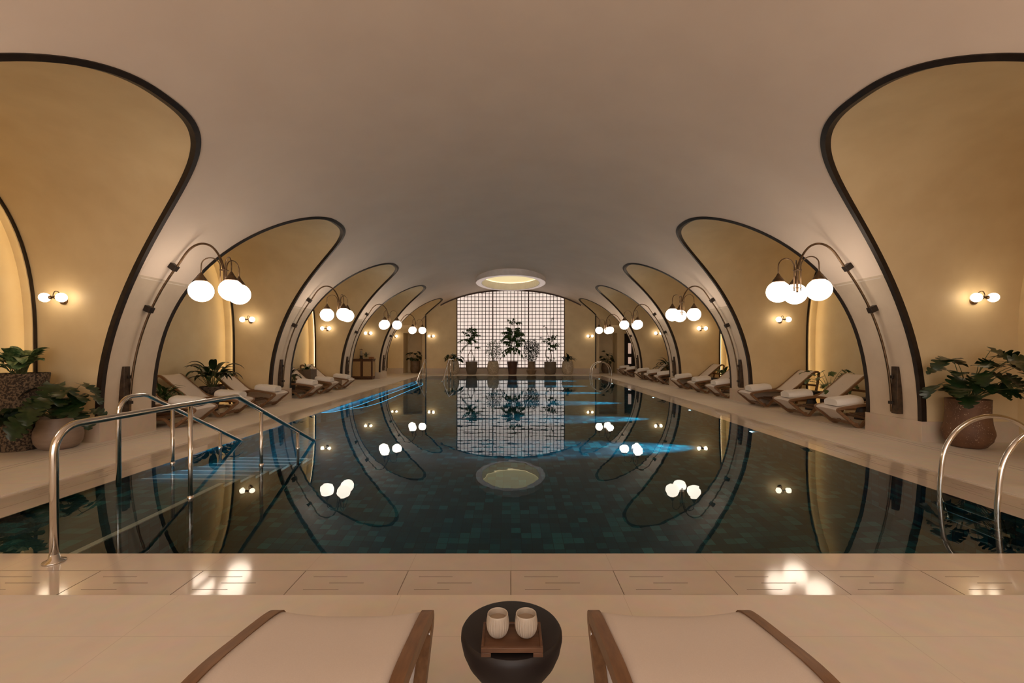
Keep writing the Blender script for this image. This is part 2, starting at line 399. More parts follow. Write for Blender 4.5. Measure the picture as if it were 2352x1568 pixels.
# side alcoves: jambs + vault extruded to the back walls
NOLED = {('left', 3), ('right', 0), ('right', 3), ('right', 4)}  # unseen alcoves beside and behind the camera stay lit as added foreground fill
REC = .3
for side, sgn, XB in (('left', -1, WL), ('right', 1, WR)):
    wm = MB(); bb = MB(); leds = []; tr = []; rm = MB()
    for i in bays:
        c = bc(i); plain = (side, i) in NOLED
        xb = XB if not (plain and side == 'left') else XB+.31
        prof = [(-HW, TS*k/24, 1) for k in range(25)]+[(HW*u, tz(HW*u), 0) for u in bay_ys[1:-1]]+[(HW, TS*(24-k)/24, 1) for k in range(25)]
        if i == 4: prof = [p for p in prof if not (p[0] > 1.74)]
        cols = []
        for d, z, _ in prof:
            x0 = vx(z); cols.append([(sgn*(x0+(xb-x0)*k/6), c+d, z) for k in range(7)])
        wm.grid(cols)
        # back wall or lit recess
        ring0 = [(c+d, z) for d, z, _ in prof]
        if i == 4: ring0 += [(c+HW-.08, 2.4), (c+HW-.08, 0)]
        if plain:
            n = len(ring0); wm.add([(sgn*xb, y, z) for y, z in ring0], [tuple(range(n))])
        else:
            def inset(q, o):     # offset outline outward from the alcove by o
                cc = Vector((c, 1.3)); res = []
                for k, (y, z) in enumerate(q):
                    a = Vector(q[max(0, k-1)]); b = Vector(q[min(len(q)-1, k+1)]); t = (b-a)
                    if t.length < 1e-6: res.append((y, z)); continue
                    t.normalize(); nr = Vector((-t.y, t.x))
                    if nr.dot(Vector((y, z))-cc) < 0: nr = -nr
                    if k == 0: nr = Vector((-1, 0))
                    if k == len(q)-1: nr = Vector((1, 0))
                    p = Vector((y, z))+nr*o; res.append((p.x, max(0, p.y) if k not in (0, len(q)-1) else 0))
                return res
            r_in = inset(ring0, -.02); r_out = inset(ring0, .11)
            X1, X2 = xb, xb+.045; X3 = xb+REC
            # lip front, lip return, lip back, recess side, recess back
            for (qa, xa), (qb, xc) in (((ring0, X1), (r_in, X1)), ((r_in, X1), (r_in, X2)), ((r_in, X2), (r_out, X2)), ((r_out, X2), (r_out, X3))):
                rm.grid([[(sgn*xa, y, z) for y, z in qa], [(sgn*xc, y, z) for y, z in qb]])
            n = len(r_out); rm.add([(sgn*X3, y, z) for y, z in r_out], [tuple(range(n))])
            rm.add([(sgn*X1, r_out[0][0], 0), (sgn*X3, r_out[0][0], 0), (sgn*X3, r_out[-1][0], 0), (sgn*X1, r_out[-1][0], 0)], [(0, 1, 2, 3)])
            led = inset(ring0, .07); lm = MB()
            lm.tube([(sgn*(X2+.035), y, max(z, .02)) for y, z in led], .011, 6)
            leds.append((lm, i))
            # thin dark trim round the recess
            tm = MB(); t_out = inset(ring0, -.004); t_in = inset(ring0, -.024)
            tm.grid([[(sgn*(xb-.006), y, z) for y, z in t_out], [(sgn*(xb-.006), y, z) for y, z in t_in], [(sgn*(xb+.02), y, z) for y, z in t_in]])
            tr.append((tm, i))
        # stone base along the jambs
        for e in (-1, 1):
            if i == 4 and e == 1: continue
            yy = c+e*HW; y0, y1 = sorted((yy-e*.02, yy+e*.03))
            bb.box(*sorted((sgn*(VA-.02), sgn*xb)), y0, y1, 0, .31)
        if i < 4: bb.box(*sorted((sgn*(VA-.022), sgn*(VA+.05))), c+HW-.022, c+BP-HW+.022, 0, .311)
    wall = S(wm.build('wall_'+side, M['niche'], smooth='auto', recalc=False))
    rm.build('recess_lining', M['recess'], wall, recalc=False)
    for lm, i in leds: lm.build('cove_light', M['cove'], wall, smooth=True)
    for tm, i in tr:
        t = tm.build('arch_trim', M['bronze'], wall); sd = t.modifiers.new('s', 'SOLIDIFY'); sd.thickness = .006
    S(bb.build('baseboard_'+side, M['base'], bevel=.003))

# dark bronze trims where each alcove meets the main vault
tn = 0
for side, sgn in (('left', -1), ('right', 1)):
    for i in bays:
        if i < -1: continue
        c = bc(i)
        pts = [(-HW, .31)]+[(-HW, .31+(TS-.31)*k/24) for k in range(1, 25)]
        us = [-math.cos(PI*k/96) for k in range(1, 96)]
        pts += [(HW*u, tz(HW*u)) for u in us]+[(HW, TS-(TS-.31)*k/24) for k in range(0, 25)]
        if i == 4: pts = [p for p in pts if c+p[0] < ENDY-.01]
        P3 = [Vector((sgn*vx(z), c+d, z)) for d, z in pts]
        rows = []; wv, wt, e1 = .055, .06, .012
        for k, p in enumerate(P3):
            a = P3[max(0, k-1)]; b = P3[min(len(P3)-1, k+1)]; T = (b-a).normalized()
            z = p.z; dz = .01
            if z > VZ+.02: tv = Vector((sgn*(vx(z+dz)-vx(z-dz)), 0, 2*dz)).normalized()
            else: tv = Vector((0, 0, 1))
            nv = Vector((-tv.z*sgn, 0, tv.x*sgn)).normalized()     # into the hall
            if nv.dot(Vector((-sgn, 0, -1.0))) < 0: nv = -nv
            dv = nv.cross(T).normalized()
            dc = Vector((0, c, 1.2))-Vector((0, p.y, p.z)); dc.x = 0
            if Vector((0, dv.y, dv.z)).dot(dc) > 0: dv = -dv
            ox = Vector((sgn, 0, 0))
            nt_ = T.cross(ox); nt_ = nt_.normalized() if nt_.length > 1e-4 else Vector((0, 1, 0))
            if nt_.dot(dc) < 0: nt_ = -nt_
            rows.append([p+nv*e1+nt_*e1, p+dv*wv+nv*e1, p+dv*wv-nv*.01, p-nv*.01-nt_*.01+ox*.01, p+ox*wt-nt_*.01, p+ox*wt+nt_*e1])
        m = MB(); n = 6; vs = [v for r in rows for v in r]; fs = []
        for k in range(len(rows)-1):
            for j in range(n): fs.append((k*n+j, k*n+(j+1) % n, (k+1)*n+(j+1) % n, (k+1)*n+j))
        fs += [tuple(range(n)), tuple((len(rows)-1)*n+j for j in range(n))[::-1]]
        m.add(vs, fs)
        if i == 4: m.box(*sorted((sgn*(ENDX-.045), sgn*(ENDX+.02))), ENDY-.02, ENDY+.04, .31, 3.22)
        tn += 1
        S(m.build('trim_%d' % tn, M['bronze'], smooth='auto'))
# pale joint line across each pier
jm = MB()
for sgn in (-1, 1):
    for i in range(0, 4):
        y0, y1 = bc(i)+HW+.05, bc(i)+BP-HW-.05; z = 2.39; x = vx(z)-.002
        jm.box(*sorted((sgn*x, sgn*(x-.003))), y0, y1, z-.006, z+.006)
tn += 1; S(jm.build('trim_%d' % tn, M['joint']))

# end wall with arched window
we = MB()
WX, WZ0 = 2.95, .333
NX = 120
xs = [-ENDX+2*ENDX*k/NX for k in range(NX+1)]
def colwall(x0, x1, za, zb, y): we.add([(x0, y, za(x0)), (x1, y, za(x1)), (x1, y, zb(x1)), (x0, y, zb(x0))], [(0, 1, 2, 3)])
for a, b in zip(xs[:-1], xs[1:]):
    if b <= -WX+.01 or a >= WX-.01: colwall(a, b, lambda x: 0, lambda x: vz(x)+.05, ENDY)
    else: colwall(max(a, -WX), min(b, WX), lambda x: 0, lambda x: WZ0, ENDY); colwall(max(a, -WX), min(b, WX), lambda x: vz(x)-.07, lambda x: vz(x)+.05, ENDY)
for s_ in (-1, 1):
    xe = [x for x in xs if (s_*x > 0)]
    k = min(xe, key=lambda x: abs(abs(x)-WX)); colwall(*sorted((k, s_*WX)), lambda x: 0, lambda x: vz(x)+.05, ENDY)
    we.box(*sorted((s_*(ENDX-.1), s_*ENDX)), ENDY+.001, 25.5, 0, 3.4)
# window reveal sill
we.box(-WX, WX, ENDY+.001, ENDY+.12, WZ0-.05, WZ0)
# far faces of the last alcoves: openings with recess, and a doorway
FYW = bc(4)+1.74
def rects(x0, x1, z0, z1, holes, y):
    xsx = sorted({x0, x1}|{h[0] for h in holes}|{h[1] for h in holes}); zsx = sorted({z0, z1}|{h[2] for h in holes}|{h[3] for h in holes})
    for a, b in zip(xsx[:-1], xsx[1:]):
        for p, q in zip(zsx[:-1], zsx[1:]):
            if any(h[0] <= a and b <= h[1] and h[2] <= p and q <= h[3] for h in holes): continue
            we.add([(a, y, p), (b, y, p), (b, y, q), (a, y, q)], [(0, 1, 2, 3)])
rects(-7.4, -4.5, 0, 3.5, [(-5.95, -4.9, 0, 2.25)], FYW)
rects(4.5, 7.5, 0, 3.5, [(4.9, 5.9, 0, 2.25), (6.3, 7.05, 0, 2.22)], FYW)
we.add([(-7.5, 25.34, 2.3), (7.5, 25.34, 2.3), (7.5, 25.34, 4.9), (-7.5, 25.34, 4.9)], [(0, 1, 2, 3)])
for x0, x1, z1 in ((-5.95, -4.9, 2.25), (4.9, 5.9, 2.25)):
    y0, y1 = FYW, 26.3
    we.add([(x0, y0, 0), (x0, y1, 0), (x0, y1, z1), (x0, y0, z1), (x1, y0, 0), (x1, y1, 0), (x1, y1, z1), (x1, y0, z1)], [(0, 1, 2, 3), (4, 5, 6, 7), (1, 5, 6, 2), (3, 2, 6, 7)])
S(we.build('wall_far', M['niche'], recalc=False))
bf = MB()
for a, b in ((-ENDX-.02, ENDX+.02), ): bf.box(a, b, ENDY-.02, ENDY+.02, 0, .31)
for a, b in ((-7.0, -5.95), (5.9, 6.3), (7.05, 7.3), (-4.9, -4.5), (4.5, 4.9)): bf.box(a, b, FYW-.02, FYW+.02, 0, .31)
S(bf.build('baseboard_far', M['base'], bevel=.003))
# arched window: backlit panes, mullions
win = S(empty('window_1', (0, ENDY, WZ0)))
def local(mb, o):
    mb.v = [(x-o[0], y-o[1], z-o[2]) for x, y, z in mb.v]; return mb
pm = MB()
for k in range(60):
    a, b = -WX+2*WX*k/60, -WX+2*WX*(k+1)/60
    pm.add([(a, ENDY+.08, WZ0), (b, ENDY+.08, WZ0), (b, ENDY+.08, vz(b)-.04), (a, ENDY+.08, vz(a)-.04)], [(0, 1, 2, 3)])
local(pm, (0, ENDY, WZ0)).build('pane', M['pane'], win)
gm = MB()
for k in range(1, 30):
    x = -WX+k*2*WX/30
    if k % 10: gm.box(x-.015, x+.015, ENDY+.03, ENDY+.06, WZ0, vz(x)-.06)
zz = WZ0
rowz = [WZ0+k*(2.463-WZ0)/11 for k in range(1, 11)]+[2.463+k*.197 for k in range(1, 12)]
for z in rowz:
    hw = WX
    if z > vz(WX)-.1:
        while hw > 0 and vz(hw)-.08 < z: hw -= .01
    if hw > .1: gm.box(-hw, hw, ENDY+.03, ENDY+.06, z-.015, z+.015)
local(gm, (0, ENDY, WZ0)).build('glazing_bar', M['mullion'], win)
for x in (-WX/3, WX/3):
    q = MB(); q.box(x-.03, x+.03, ENDY-.005, ENDY+.06, WZ0, vz(x)-.06); local(q, (0, ENDY, WZ0)).build('mullion', M['mullion'], win)
q = MB(); q.box(-WX, WX, ENDY-.005, ENDY+.06, 2.435, 2.49); local(q, (0, ENDY, WZ0)).build('transom', M['mullion'], win)
q = MB(); q.box(-WX-.02, WX+.02, ENDY-.01, ENDY+.07, WZ0-.02, WZ0+.025)
for s_ in (-1, 1): q.box(*sorted((s_*(WX-.025), s_*(WX+.02))), ENDY-.01, ENDY+.07, WZ0, vz(WX)-.02)
ax = [-3.85+7.7*k/60 for k in range(61)]
q.grid([[(x, ENDY-.012, vz(x)-.075) for x in ax], [(x, ENDY-.012, vz(x)+.0) for x in ax]])
q.grid([[(x, ENDY-.012, vz(x)-.075) for x in ax], [(x, ENDY+.05, vz(x)-.075) for x in ax]])
local(q, (0, ENDY, WZ0)).build('window_frame', M['mullion'], win)

# door at the far right
dr = S(empty('door_1', (6.675, FYW, 0)))
q = MB(); q.box(-.375, .375, .0, .05, 0, 2.22); q.build('door_leaf', M['door'], dr)
for z0, z1 in ((1.11, 1.69), (.55, .92)):
    q = MB(); q.box(-.17, .0, -.012, .0, z0, z1); q.build('door_pane', M['lite'], dr)
q = MB()
for a, b, c_, d in ((-.375, -.33, 0, 2.22), (.33, .375, 0, 2.22), (-.375, .375, 2.17, 2.22)): q.box(a, b, -.02, 0, c_, d)
q.build('door_frame', M['door'], dr)
q = MB(); q.tube([(.24, -.02, .95), (.24, -.06, .95), (.24, -.06, 1.15), (.24, -.02, 1.15)], .01, 8); q.build('door_handle', M['brass'], dr)

# ------------------------------------------------------------------ floor, coping, pool
fm = MB(); DZ = .012
FL = 7.8
for x0, x1, y0, y1 in ((-FL, -FX, YBACK, 27), (FX, FL, YBACK, 27), (-FX, FX, YBACK, FY0), (-FX, FX, FY1, 27)):
    fm.box(x0, x1, y0, y1, -.06, DZ)
S(fm.build('floor', M['deck']))
cp = MB()
for x0, x1, y0, y1 in ((-FX, -PX, FY0, FY1), (PX, FX, FY0, FY1), (-PX, PX, FY0, PY0), (-PX, PX, PY1, FY1)):
    cp.box(x0, x1, y0, y1, -.02, 0)
cp.box(-FX, -PX-.06, FY0, FY1, -.12, -.02)
cop = S(cp.build('floor_coping', M['wet']))
# slots and joints of the overflow grating
sm = MB()
def slot(x0, x1, y0, y1): sm.box(x0, x1, y0, y1, -.01, .0009)
for sgn in (-1, 1):
    x = sgn*4.32; slot(x-.002, x+.002, FY0+.2, FY1-.2)
for yl in (2.777, 23.29): slot(-4.3, 4.3, yl-.002, yl+.002)
rr = random.Random(3)
for k in range(-8, 9):
    xc = k*.6245
    if abs(xc) < 4.4: slot(xc-.002, xc+.002, 2.485, 2.777)
    for r_, yy in enumerate((2.56, 2.63, 2.70)):
        x0 = xc+.08+.12*(r_ % 2)
        if abs(x0) < 4.2: slot(x0, x0+.2, yy-.0018, yy+.0018)
for k in range(0, 33):
    yc = 2.9+k*.6245
    for sgn in (-1, 1):
        for r_, xx in enumerate((4.39, 4.46, 4.53, 4.60)):
            y0 = yc+.08+.15*(r_ % 2); slot(sgn*xx-.002, sgn*xx+.002, y0, y0+.22)
sm.build('grate_slots', M['slot'], cop)
lm = MB()
for sgn in (-1, 1):
    for x in (5.65, 5.755): lm.box(sgn*x-.003, sgn*x+.003, YBACK, 24.9, DZ-.01, DZ+.0008)
tn += 1; S(lm.build('trim_%d' % tn, M['slot']))

DP = -1.42
pb = MB()
pb.add([(-PX, PY0, DP), (PX, PY0, DP), (PX, PY1, DP), (-PX, PY1, DP)], [(0, 1, 2, 3)])
pb.add([(-PX, PY0, DP), (PX, PY0, DP), (PX, PY0, -.0), (-PX, PY0, -.0)], [(3, 2, 1, 0)])
pb.add([(-PX, PY1, DP), (PX, PY1, DP), (PX, PY1, -.0), (-PX, PY1, -.0)], [(0, 1, 2, 3)])
pb.add([(-PX-.05, PY0, DP), (-PX-.05, PY1, DP), (-PX-.05, PY1, -.0), (-PX-.05, PY0, -.0)], [(0, 1, 2, 3)])
pb.add([(-PX-.06, PY0, DP), (-PX+.01, PY0, DP), (-PX+.01, PY1, DP), (-PX-.06, PY1, DP)], [(0, 1, 2, 3)])
pb.add([(PX, PY0, DP), (PX, PY1, DP), (PX, PY1, -.0), (PX, PY0, -.0)], [(3, 2, 1, 0)])
basin = S(pb.build('pool_basin', M['tile'], recalc=False))
# stairs under the hand rails, near and far
for mir, nm in ((0, 'near'), (1, 'far')):
    st = MB(); ns = MB()
    def yy(y): return (PY0+PY1-y) if mir else y
    def bx(mb, x0, x1, a, b, z0, z1):
        a, b = sorted((yy(a), yy(b))); mb.box(x0, x1, a, b, z0, z1)
    bx(st, -PX-.05, -3.0, PY0+.001, 4.75, DP+.001, -.18)
    bx(ns, -3.05, -2.995, PY0+.002, 4.75, -.2, -.176)
    for k in range(8):
        y0 = 4.75+.3*k; z = -.18-.15*(k+1)
        if z < DP+.05: break
        bx(st, -PX-.05, -3.0, y0, y0+.3, DP+.001, z)
        bx(ns, -PX+.002, -3.0, y0+.26, y0+.302, z-.02, z+.002)
        bx(ns, -3.04, -2.997, y0, y0+.3, z-.02, z+.002)
    s_o = st.build('pool_stairs', M['tile'], basin); ns.build('stair_nosing', M['nosing'], basin)
# curved submerged bench with blue led lines
def bench(xe, ys, ye, z, led):
    pts = [(-PX-.05, ys)]
    for k in range(1, 13):
        t = k/12; pts.append((-PX+(xe+PX)*math.sin(t*PI/2)**.9, ys+(1.9)*t*t*.9+.1*t))
    pts += [(xe, ys+4), (xe, ye-1.5)]
    for k in range(1, 9):
        t = k/8; pts.append((xe-(xe+PX)*(1-math.cos(t*PI/2)), ye-1.5+1.5*math.sin(t*PI/2)))
    b = MB(); b.prism(pts, DP+.002, z, 'xy'); b.build('pool_bench', M['tile'], basin)
    l = MB(); l.tube([(p[0]+.012, p[1], z-.03) for p in pts], .010, 6); l.build('led_strip', M['benchled'], basin)
bench(-3.45, 10.6, 19.0, -.42, 1)
bench(-3.75, 9.9, 19.0, -.18, 1)
l = MB(); l.tube([(-PX-.022, 5.4, -.032), (-PX-.022, 20.5, -.032)], .009, 6); l.build('led_strip', M['poolled'], basin)
# spot lights in the right wall
for k in range(0, 6):
    y = 7.71+2.65*k
    if y > 22: break
    q = MB(); q.lathe([(.0, -.014), (.032, -.012), (.036, 0)], 16, (PX-.002, y, -.25), axis='x'); q.build('pool_spot', M['spot'], basin, smooth=True)
    ld = bpy.data.lights.new('pool_spot_light', 'SPOT'); ld.energy = 1500; ld.color = (.12, .66, .95); ld.spot_size = math.radians(62); ld.spot_blend = .8; ld.shadow_soft_size = .03
    lo = bpy.data.objects.new('pool_spot_light', ld); COL.objects.link(lo); lo.parent = basin; lo.location = (PX-.05, y, -.3)
    lo.rotation_euler = Vector((-1, 0, -.42)).to_track_quat('-Z', 'Y').to_euler(); lo.scale = (.38, 1, 1)
# water
wmsh = MB(); wmsh.add([(-PX, PY0, .0), (PX, PY0, .0), (PX, PY1, .0), (-PX, PY1, .0)], [(0, 1, 2, 3)])
wat = wmsh.build('pool_water', M['water'], recalc=False)
tag(wat, 'still dark teal pool water reflecting the vault and lamps', 'water', kind='stuff')

# ------------------------------------------------------------------ oval ceiling skylight ring
rg = empty('ceiling_light_ring', (0, RY, 4.36))
tag(rg, 'large oval pale ceiling light ring glowing yellow inside, above the far end of the pool', 'ceiling light')
def ell(rx, ry, z, n=96): return [(rx*math.cos(2*PI*k/n), ry*math.sin(2*PI*k/n), z) for k in range(n+1)]
q = MB(); q.grid([ell(RAX, RAY, .33), ell(RAX, RAY, .01), ell(RAX-.01, RAY-.01, 0), ell(RAX-.28, RAY-.30, 0), ell(RAX-.29, RAY-.31, .01), ell(RAX-.29, RAY-.31, .34), ell(RAX, RAY, .33)])
q.build('ring', M['white'], rg, smooth='auto', recalc=False)
q = MB(); q.add(ell(RAX-.02, RAY-.02, .36)[:-1], [tuple(range(96))]); q.build('diffuser', M['ringled'], rg)
q = MB(); q.grid([ell(RAX-.02, RAY-.02, -.003), ell(RAX-.27, RAY-.29, -.003)]); q.build('rim_glow', M['rim'], rg)  # faint emissive sheet added to brighten the underside of the rim
q = MB(); q.tube(ell(RAX-.21, RAY-.23, .33)[:-1], .012, 6, closed=True); q.build('light_strip', M['cove'], rg)

# ------------------------------------------------------------------ steel hand rails
def rail(name, x, ybase, yb, ybreak, ytip, posts, mir, label, base_plate):
    def yy(y): return (PY0+PY1-y) if mir else y
    r0 = empty(name, (x, yy(ybase), 0)); tag(r0, label, 'handrail')
    def L(y, z): return (0, yy(y)-yy(ybase), z)
    ht = .855; arc = []
    for k in range(9):
        a = PI/2*k/8; arc.append(L(ybase+.16*(1-math.cos(a)), ht-.16+.16*math.sin(a)))
    br = [L(ybreak-.05, ht), L(ybreak, ht-.006), L(ybreak+.05, ht-.03)]
    q = MB(); q.tube([L(ybase, -.25 if not base_plate else 0)]+arc+br+[L(ytip, .0), L(ytip+.25, -.11)], .0235, 14); q.build('rail', M['chrome'], r0, smooth=True)
    sl = ht/(ytip-ybreak)
    for py in posts:
        z = ht if py < ybreak else ht-(py-ybreak)*sl
        q = MB(); q.tube([L(py, -.3 if py < ybreak+.8 else -.9), L(py, z-.01)], .019, 12); q.build('post', M['chrome'], r0, smooth=True)
        q = MB(); q.lathe([(.019, -.02), (.027, -.015), (.027, .02), (.019, .025)], 16, L(py, 0)); q.build('collar', M['chrome'], r0, smooth=True)
    if base_plate:
        q = MB(); q.lathe([(.06, 0), (.058, .008), (.03, .02), (.026, .05), (.024, .05)], 24, (0, 0, .001)); q.build('base_flange', M['chrome'], r0, smooth=True)
for mir, wh in ((0, 'nearest the camera'), (1, 'at the far end of the pool')):
    rail('handrail', -2.9, 2.89, 3.05, 4.83, 6.72, (4.12, 5.29, 6.2), mir, 'long steel stair handrail in the foreground, its post set on the front coping' if not mir else 'steel stair handrail at the far pool end, right one of the pair', True)
    rail('handrail', -3.99, 4.63, 4.78, 4.98, 6.72, (5.37, 6.25), mir, 'short steel stair handrail close to the left pool edge in the foreground' if not mir else 'steel stair handrail at the far pool end, left one of the pair', False)
# ladders (pairs of hoops)
def ladder(y0, label):
    r0 = empty('pool_ladder', (4.0, y0, 0)); tag(r0, label, 'pool ladder')
    for dy in (0, .5):
        pts = [(.08, dy, -.9), (.02, dy, -.3), (-.01, dy, 0), (.0, dy, .2)]
        for k in range(1, 16):
            a = PI-PI*k/16; pts.append((.48+.47*math.cos(a)*1.0, dy, .26+.47*math.sin(a)))
        pts += [(.955, dy, .2), (.96, dy, DZ)]
        q = MB(); q.tube(smooth_path(pts, 4), .0205, 12); q.build('hoop', M['chrome'], r0, smooth=True)
        q = MB(); q.lathe([(.045, 0), (.043, .008), (.022, .014)], 20, (.96, dy, DZ)); q.build('base_flange', M['chrome'], r0, smooth=True)
    for z in (-.25, -.5, -.75):
        q = MB(); q.box(-.02+.06*abs(z), .06+.06*abs(z), .02, .48, z-.015, z+.01); q.build('tread', M['chrome'], r0, bevel=.004)
ladder(3.73, 'chrome pool ladder with tall hoops at the near right edge')
ladder(22.4, 'small chrome pool ladder at the far right corner of the pool')

# ------------------------------------------------------------------ arc lamps with three globes
def arc_lamp(sgn, yl, theta, label):
    r0 = empty('arc_wall_lamp', (sgn*5.9, yl, .38)); tag(r0, label, 'wall lamp', 'arching bronze lamps with three globes')
    L = lambda p: (p[0]-sgn*5.9, p[1]-yl, p[2]-.38)
    off = .085
    def vp(z):
        t = tparam(z); a = vpt(t, 0, 1); b = vpt(t+.01, 0, 1) ; tv = Vector((b[0]-a[0], b[2]-a[2])); tv.normalize()
        return a[0]-tv.y*off, a[2]+tv.x*off
    pts = [(sgn*(VA-off), yl, .40)]
    for k in range(1, 25):
        x, z = vp(.30+(2.70-.30)*k/24); pts.append((sgn*x, yl, z))
    # leaves the wall, swings over and down
    xl, zl = abs(pts[-1][0]), pts[-1][2]
    xe = 4.39
    arc = smooth_path([(xl, zl), (4.93, 2.87), (4.76, 2.965), (4.59, 2.93), (4.46, 2.77), (xe+.005, 2.55), (xe, 2.22)], 6)[1:]
    pts += [(sgn*p[0], yl, p[1]) for p in arc]
    q = MB(); q.tube([L(p) for p in pts], .0165, 10); q.build('curved_rod', M['brass'], r0, smooth=True)
    q = MB(); q.box(*sorted((sgn*(VA-.0), sgn*(VA-.092))), yl-.11, yl+.0, .375, 1.09); q.v = [L(v) for v in q.v]; q.build('wall_plate', M['plate'], r0, bevel=.004)
    for z in (.536, .926):
        q = MB(); q.box(*sorted((sgn*(VA-.05), sgn*(VA-.118))), yl-.055, yl+.03, z-.022, z+.025); q.v = [L(v) for v in q.v]; q.build('clamp', M['bronze'], r0, bevel=.004)
    for z in (1.98, 2.64):
        x, zz = vp(z); t = tparam(z); a = vpt(t, 0, 1); b = vpt(t+.01, 0, 1); ang = math.atan2(b[0]-a[0], b[2]-a[2])
        q = MB(); q.box(sgn*(x+.03)-.055, sgn*(x+.03)+.055, yl-.045, yl+.045, zz-.045+.02, zz+.045+.02, rot=Matrix.Rotation(ang*sgn, 3, 'Y')); q.v = [L(v) for v in q.v]; q.build('clamp', M['bronze'], r0, bevel=.004)
    hub = (sgn*xe, yl)
    for z in (2.56, 2.29):
        q = MB(); q.lathe([(.018, -.008), (.062, -.006), (.062, .006), (.018, .008)], 20, L((hub[0], hub[1], z))); q.build('hub', M['brass'], r0, smooth='auto')
    for j in range(3):
        a = math.radians(theta+120*j); dx, dy = math.cos(a), math.sin(a); R = .30
        c = (hub[0]+R*dx, hub[1]+R*dy)
        pp = [(hub[0]+.05*dx, hub[1]+.05*dy, 2.24), (hub[0]+.05*dx, hub[1]+.05*dy, 2.59)]
        for k in range(1, 12):
            b = PI*k/12; pp.append((hub[0]+(.05+.125*(1-math.cos(b)))*dx, hub[1]+(.05+.125*(1-math.cos(b)))*dy, 2.61+.13*math.sin(b)))
        pp += [(c[0], c[1], 2.59), (c[0], c[1], 2.50)]
        q = MB(); q.tube([L(p) for p in pp], .0085, 8); am = q.build('arm', M['brass'], r0, smooth=True)
        q = MB(); q.lathe([(.010, .135), (.018, .125), (.035, .09), (.07, .04), (.088, .012), (.088, 0)], 24, L((c[0], c[1], 2.375))); q.build('shade_cap', M['brass'], am, smooth=True)
        q = MB(); q.sphere(L((c[0], c[1], 2.23)), .168, 32, 18, .97); q.build('globe_shade', M['globe'], am, smooth=True)
ordn = ['nearest', 'second', 'third', 'farthest']
thL = [200, 190, 20, 15]; thR = [183, 200, 170, 180]
for k in range(4):
    y = 6.97+BP*k
    arc_lamp(-1, y, thL[k], 'bronze arc lamp with three globes on the left wall, %s of four' % ordn[k])
    arc_lamp(1, y, thR[k], 'bronze arc lamp with three globes on the right wall, %s of four' % ordn[k])

# ------------------------------------------------------------------ twin globe sconces
def make_sconce():
    r0 = empty('wall_sconce'); z = 0
    q = MB(); q.lathe([(.055, 0), (.055, -.018), (.045, -.024)], 24, (.0, 0, -.03), axis='y'); q.build('backplate', M['brass'], r0, smooth='auto')
    q = MB(); q.tube(smooth_path([(0, -.01, -.03), (0, -.05, .04), (0, -.085, .085), (0, -.13, .09), (0, -.155, .05), (0, -.16, 0)], 6), .006, 8); q.build('arm', M['brass'], r0, smooth=True)
    q = MB(); q.lathe([(.012, -.05), (.026, -.045), (.026, -.03), (.012, -.022), (.012, .022), (.026, .03), (.026, .045), (.012, .05)], 18, (0, -.16, 0), axis='x'); so_ = q.build('socket', M['brass'], r0, smooth='auto')
    for s_ in (-1, 1):
        q = MB(); q.sphere((s_*.118, -.16, 0), .064, 24, 14); q.build('globe_shade', M['sglobe'], so_, smooth=True)
    return r0
sc0 = make_sconce(); used = False
sord = ['first', 'second', 'third', 'fourth', 'fifth']
def put_sconce(x, y, label):
    global used
    o = sc0 if not used else copy_tree(sc0); used = True
    place(o, (x, y, 2.075), 0, label, 'wall light', 'twin globe wall sconces')
for k in range(5):
    y = bc(k)+HW if k < 4 else FYW
    y -= .004
    # the alcove wall leans in slightly at this height
    if k < 4: y = bc(k)+HW*(1-((2.045-TS)/TB)**TN)**(1/TN)-.002
    put_sconce(-6.40, y, 'twin globe sconce on the left alcove wall, %s from the front' % sord[k])
    if k < 4: put_sconce(6.63, y, 'twin globe sconce on the right alcove wall, %s from the front' % sord[k])
put_sconce(-4.33, ENDY-.003, 'small twin globe sconce on the end wall, left of the grid window')
put_sconce(4.33, ENDY-.003, 'small twin globe sconce on the end wall, right of the grid window')
#PART2
# unseen lamps and lit coves continuing the rows, added to fill the foreground
for k, s_ in ((-1, -1), (-1, 1), (-2, -1), (-2, 1)):
    arc_lamp(s_, 6.97+BP*k, 180 if s_ < 0 else 0, 'bronze arc lamp with three globes on the %s wall, %s' % ('left' if s_ < 0 else 'right', 'unseen fill added beside the camera' if k == -1 else 'unseen fill added behind the camera'))

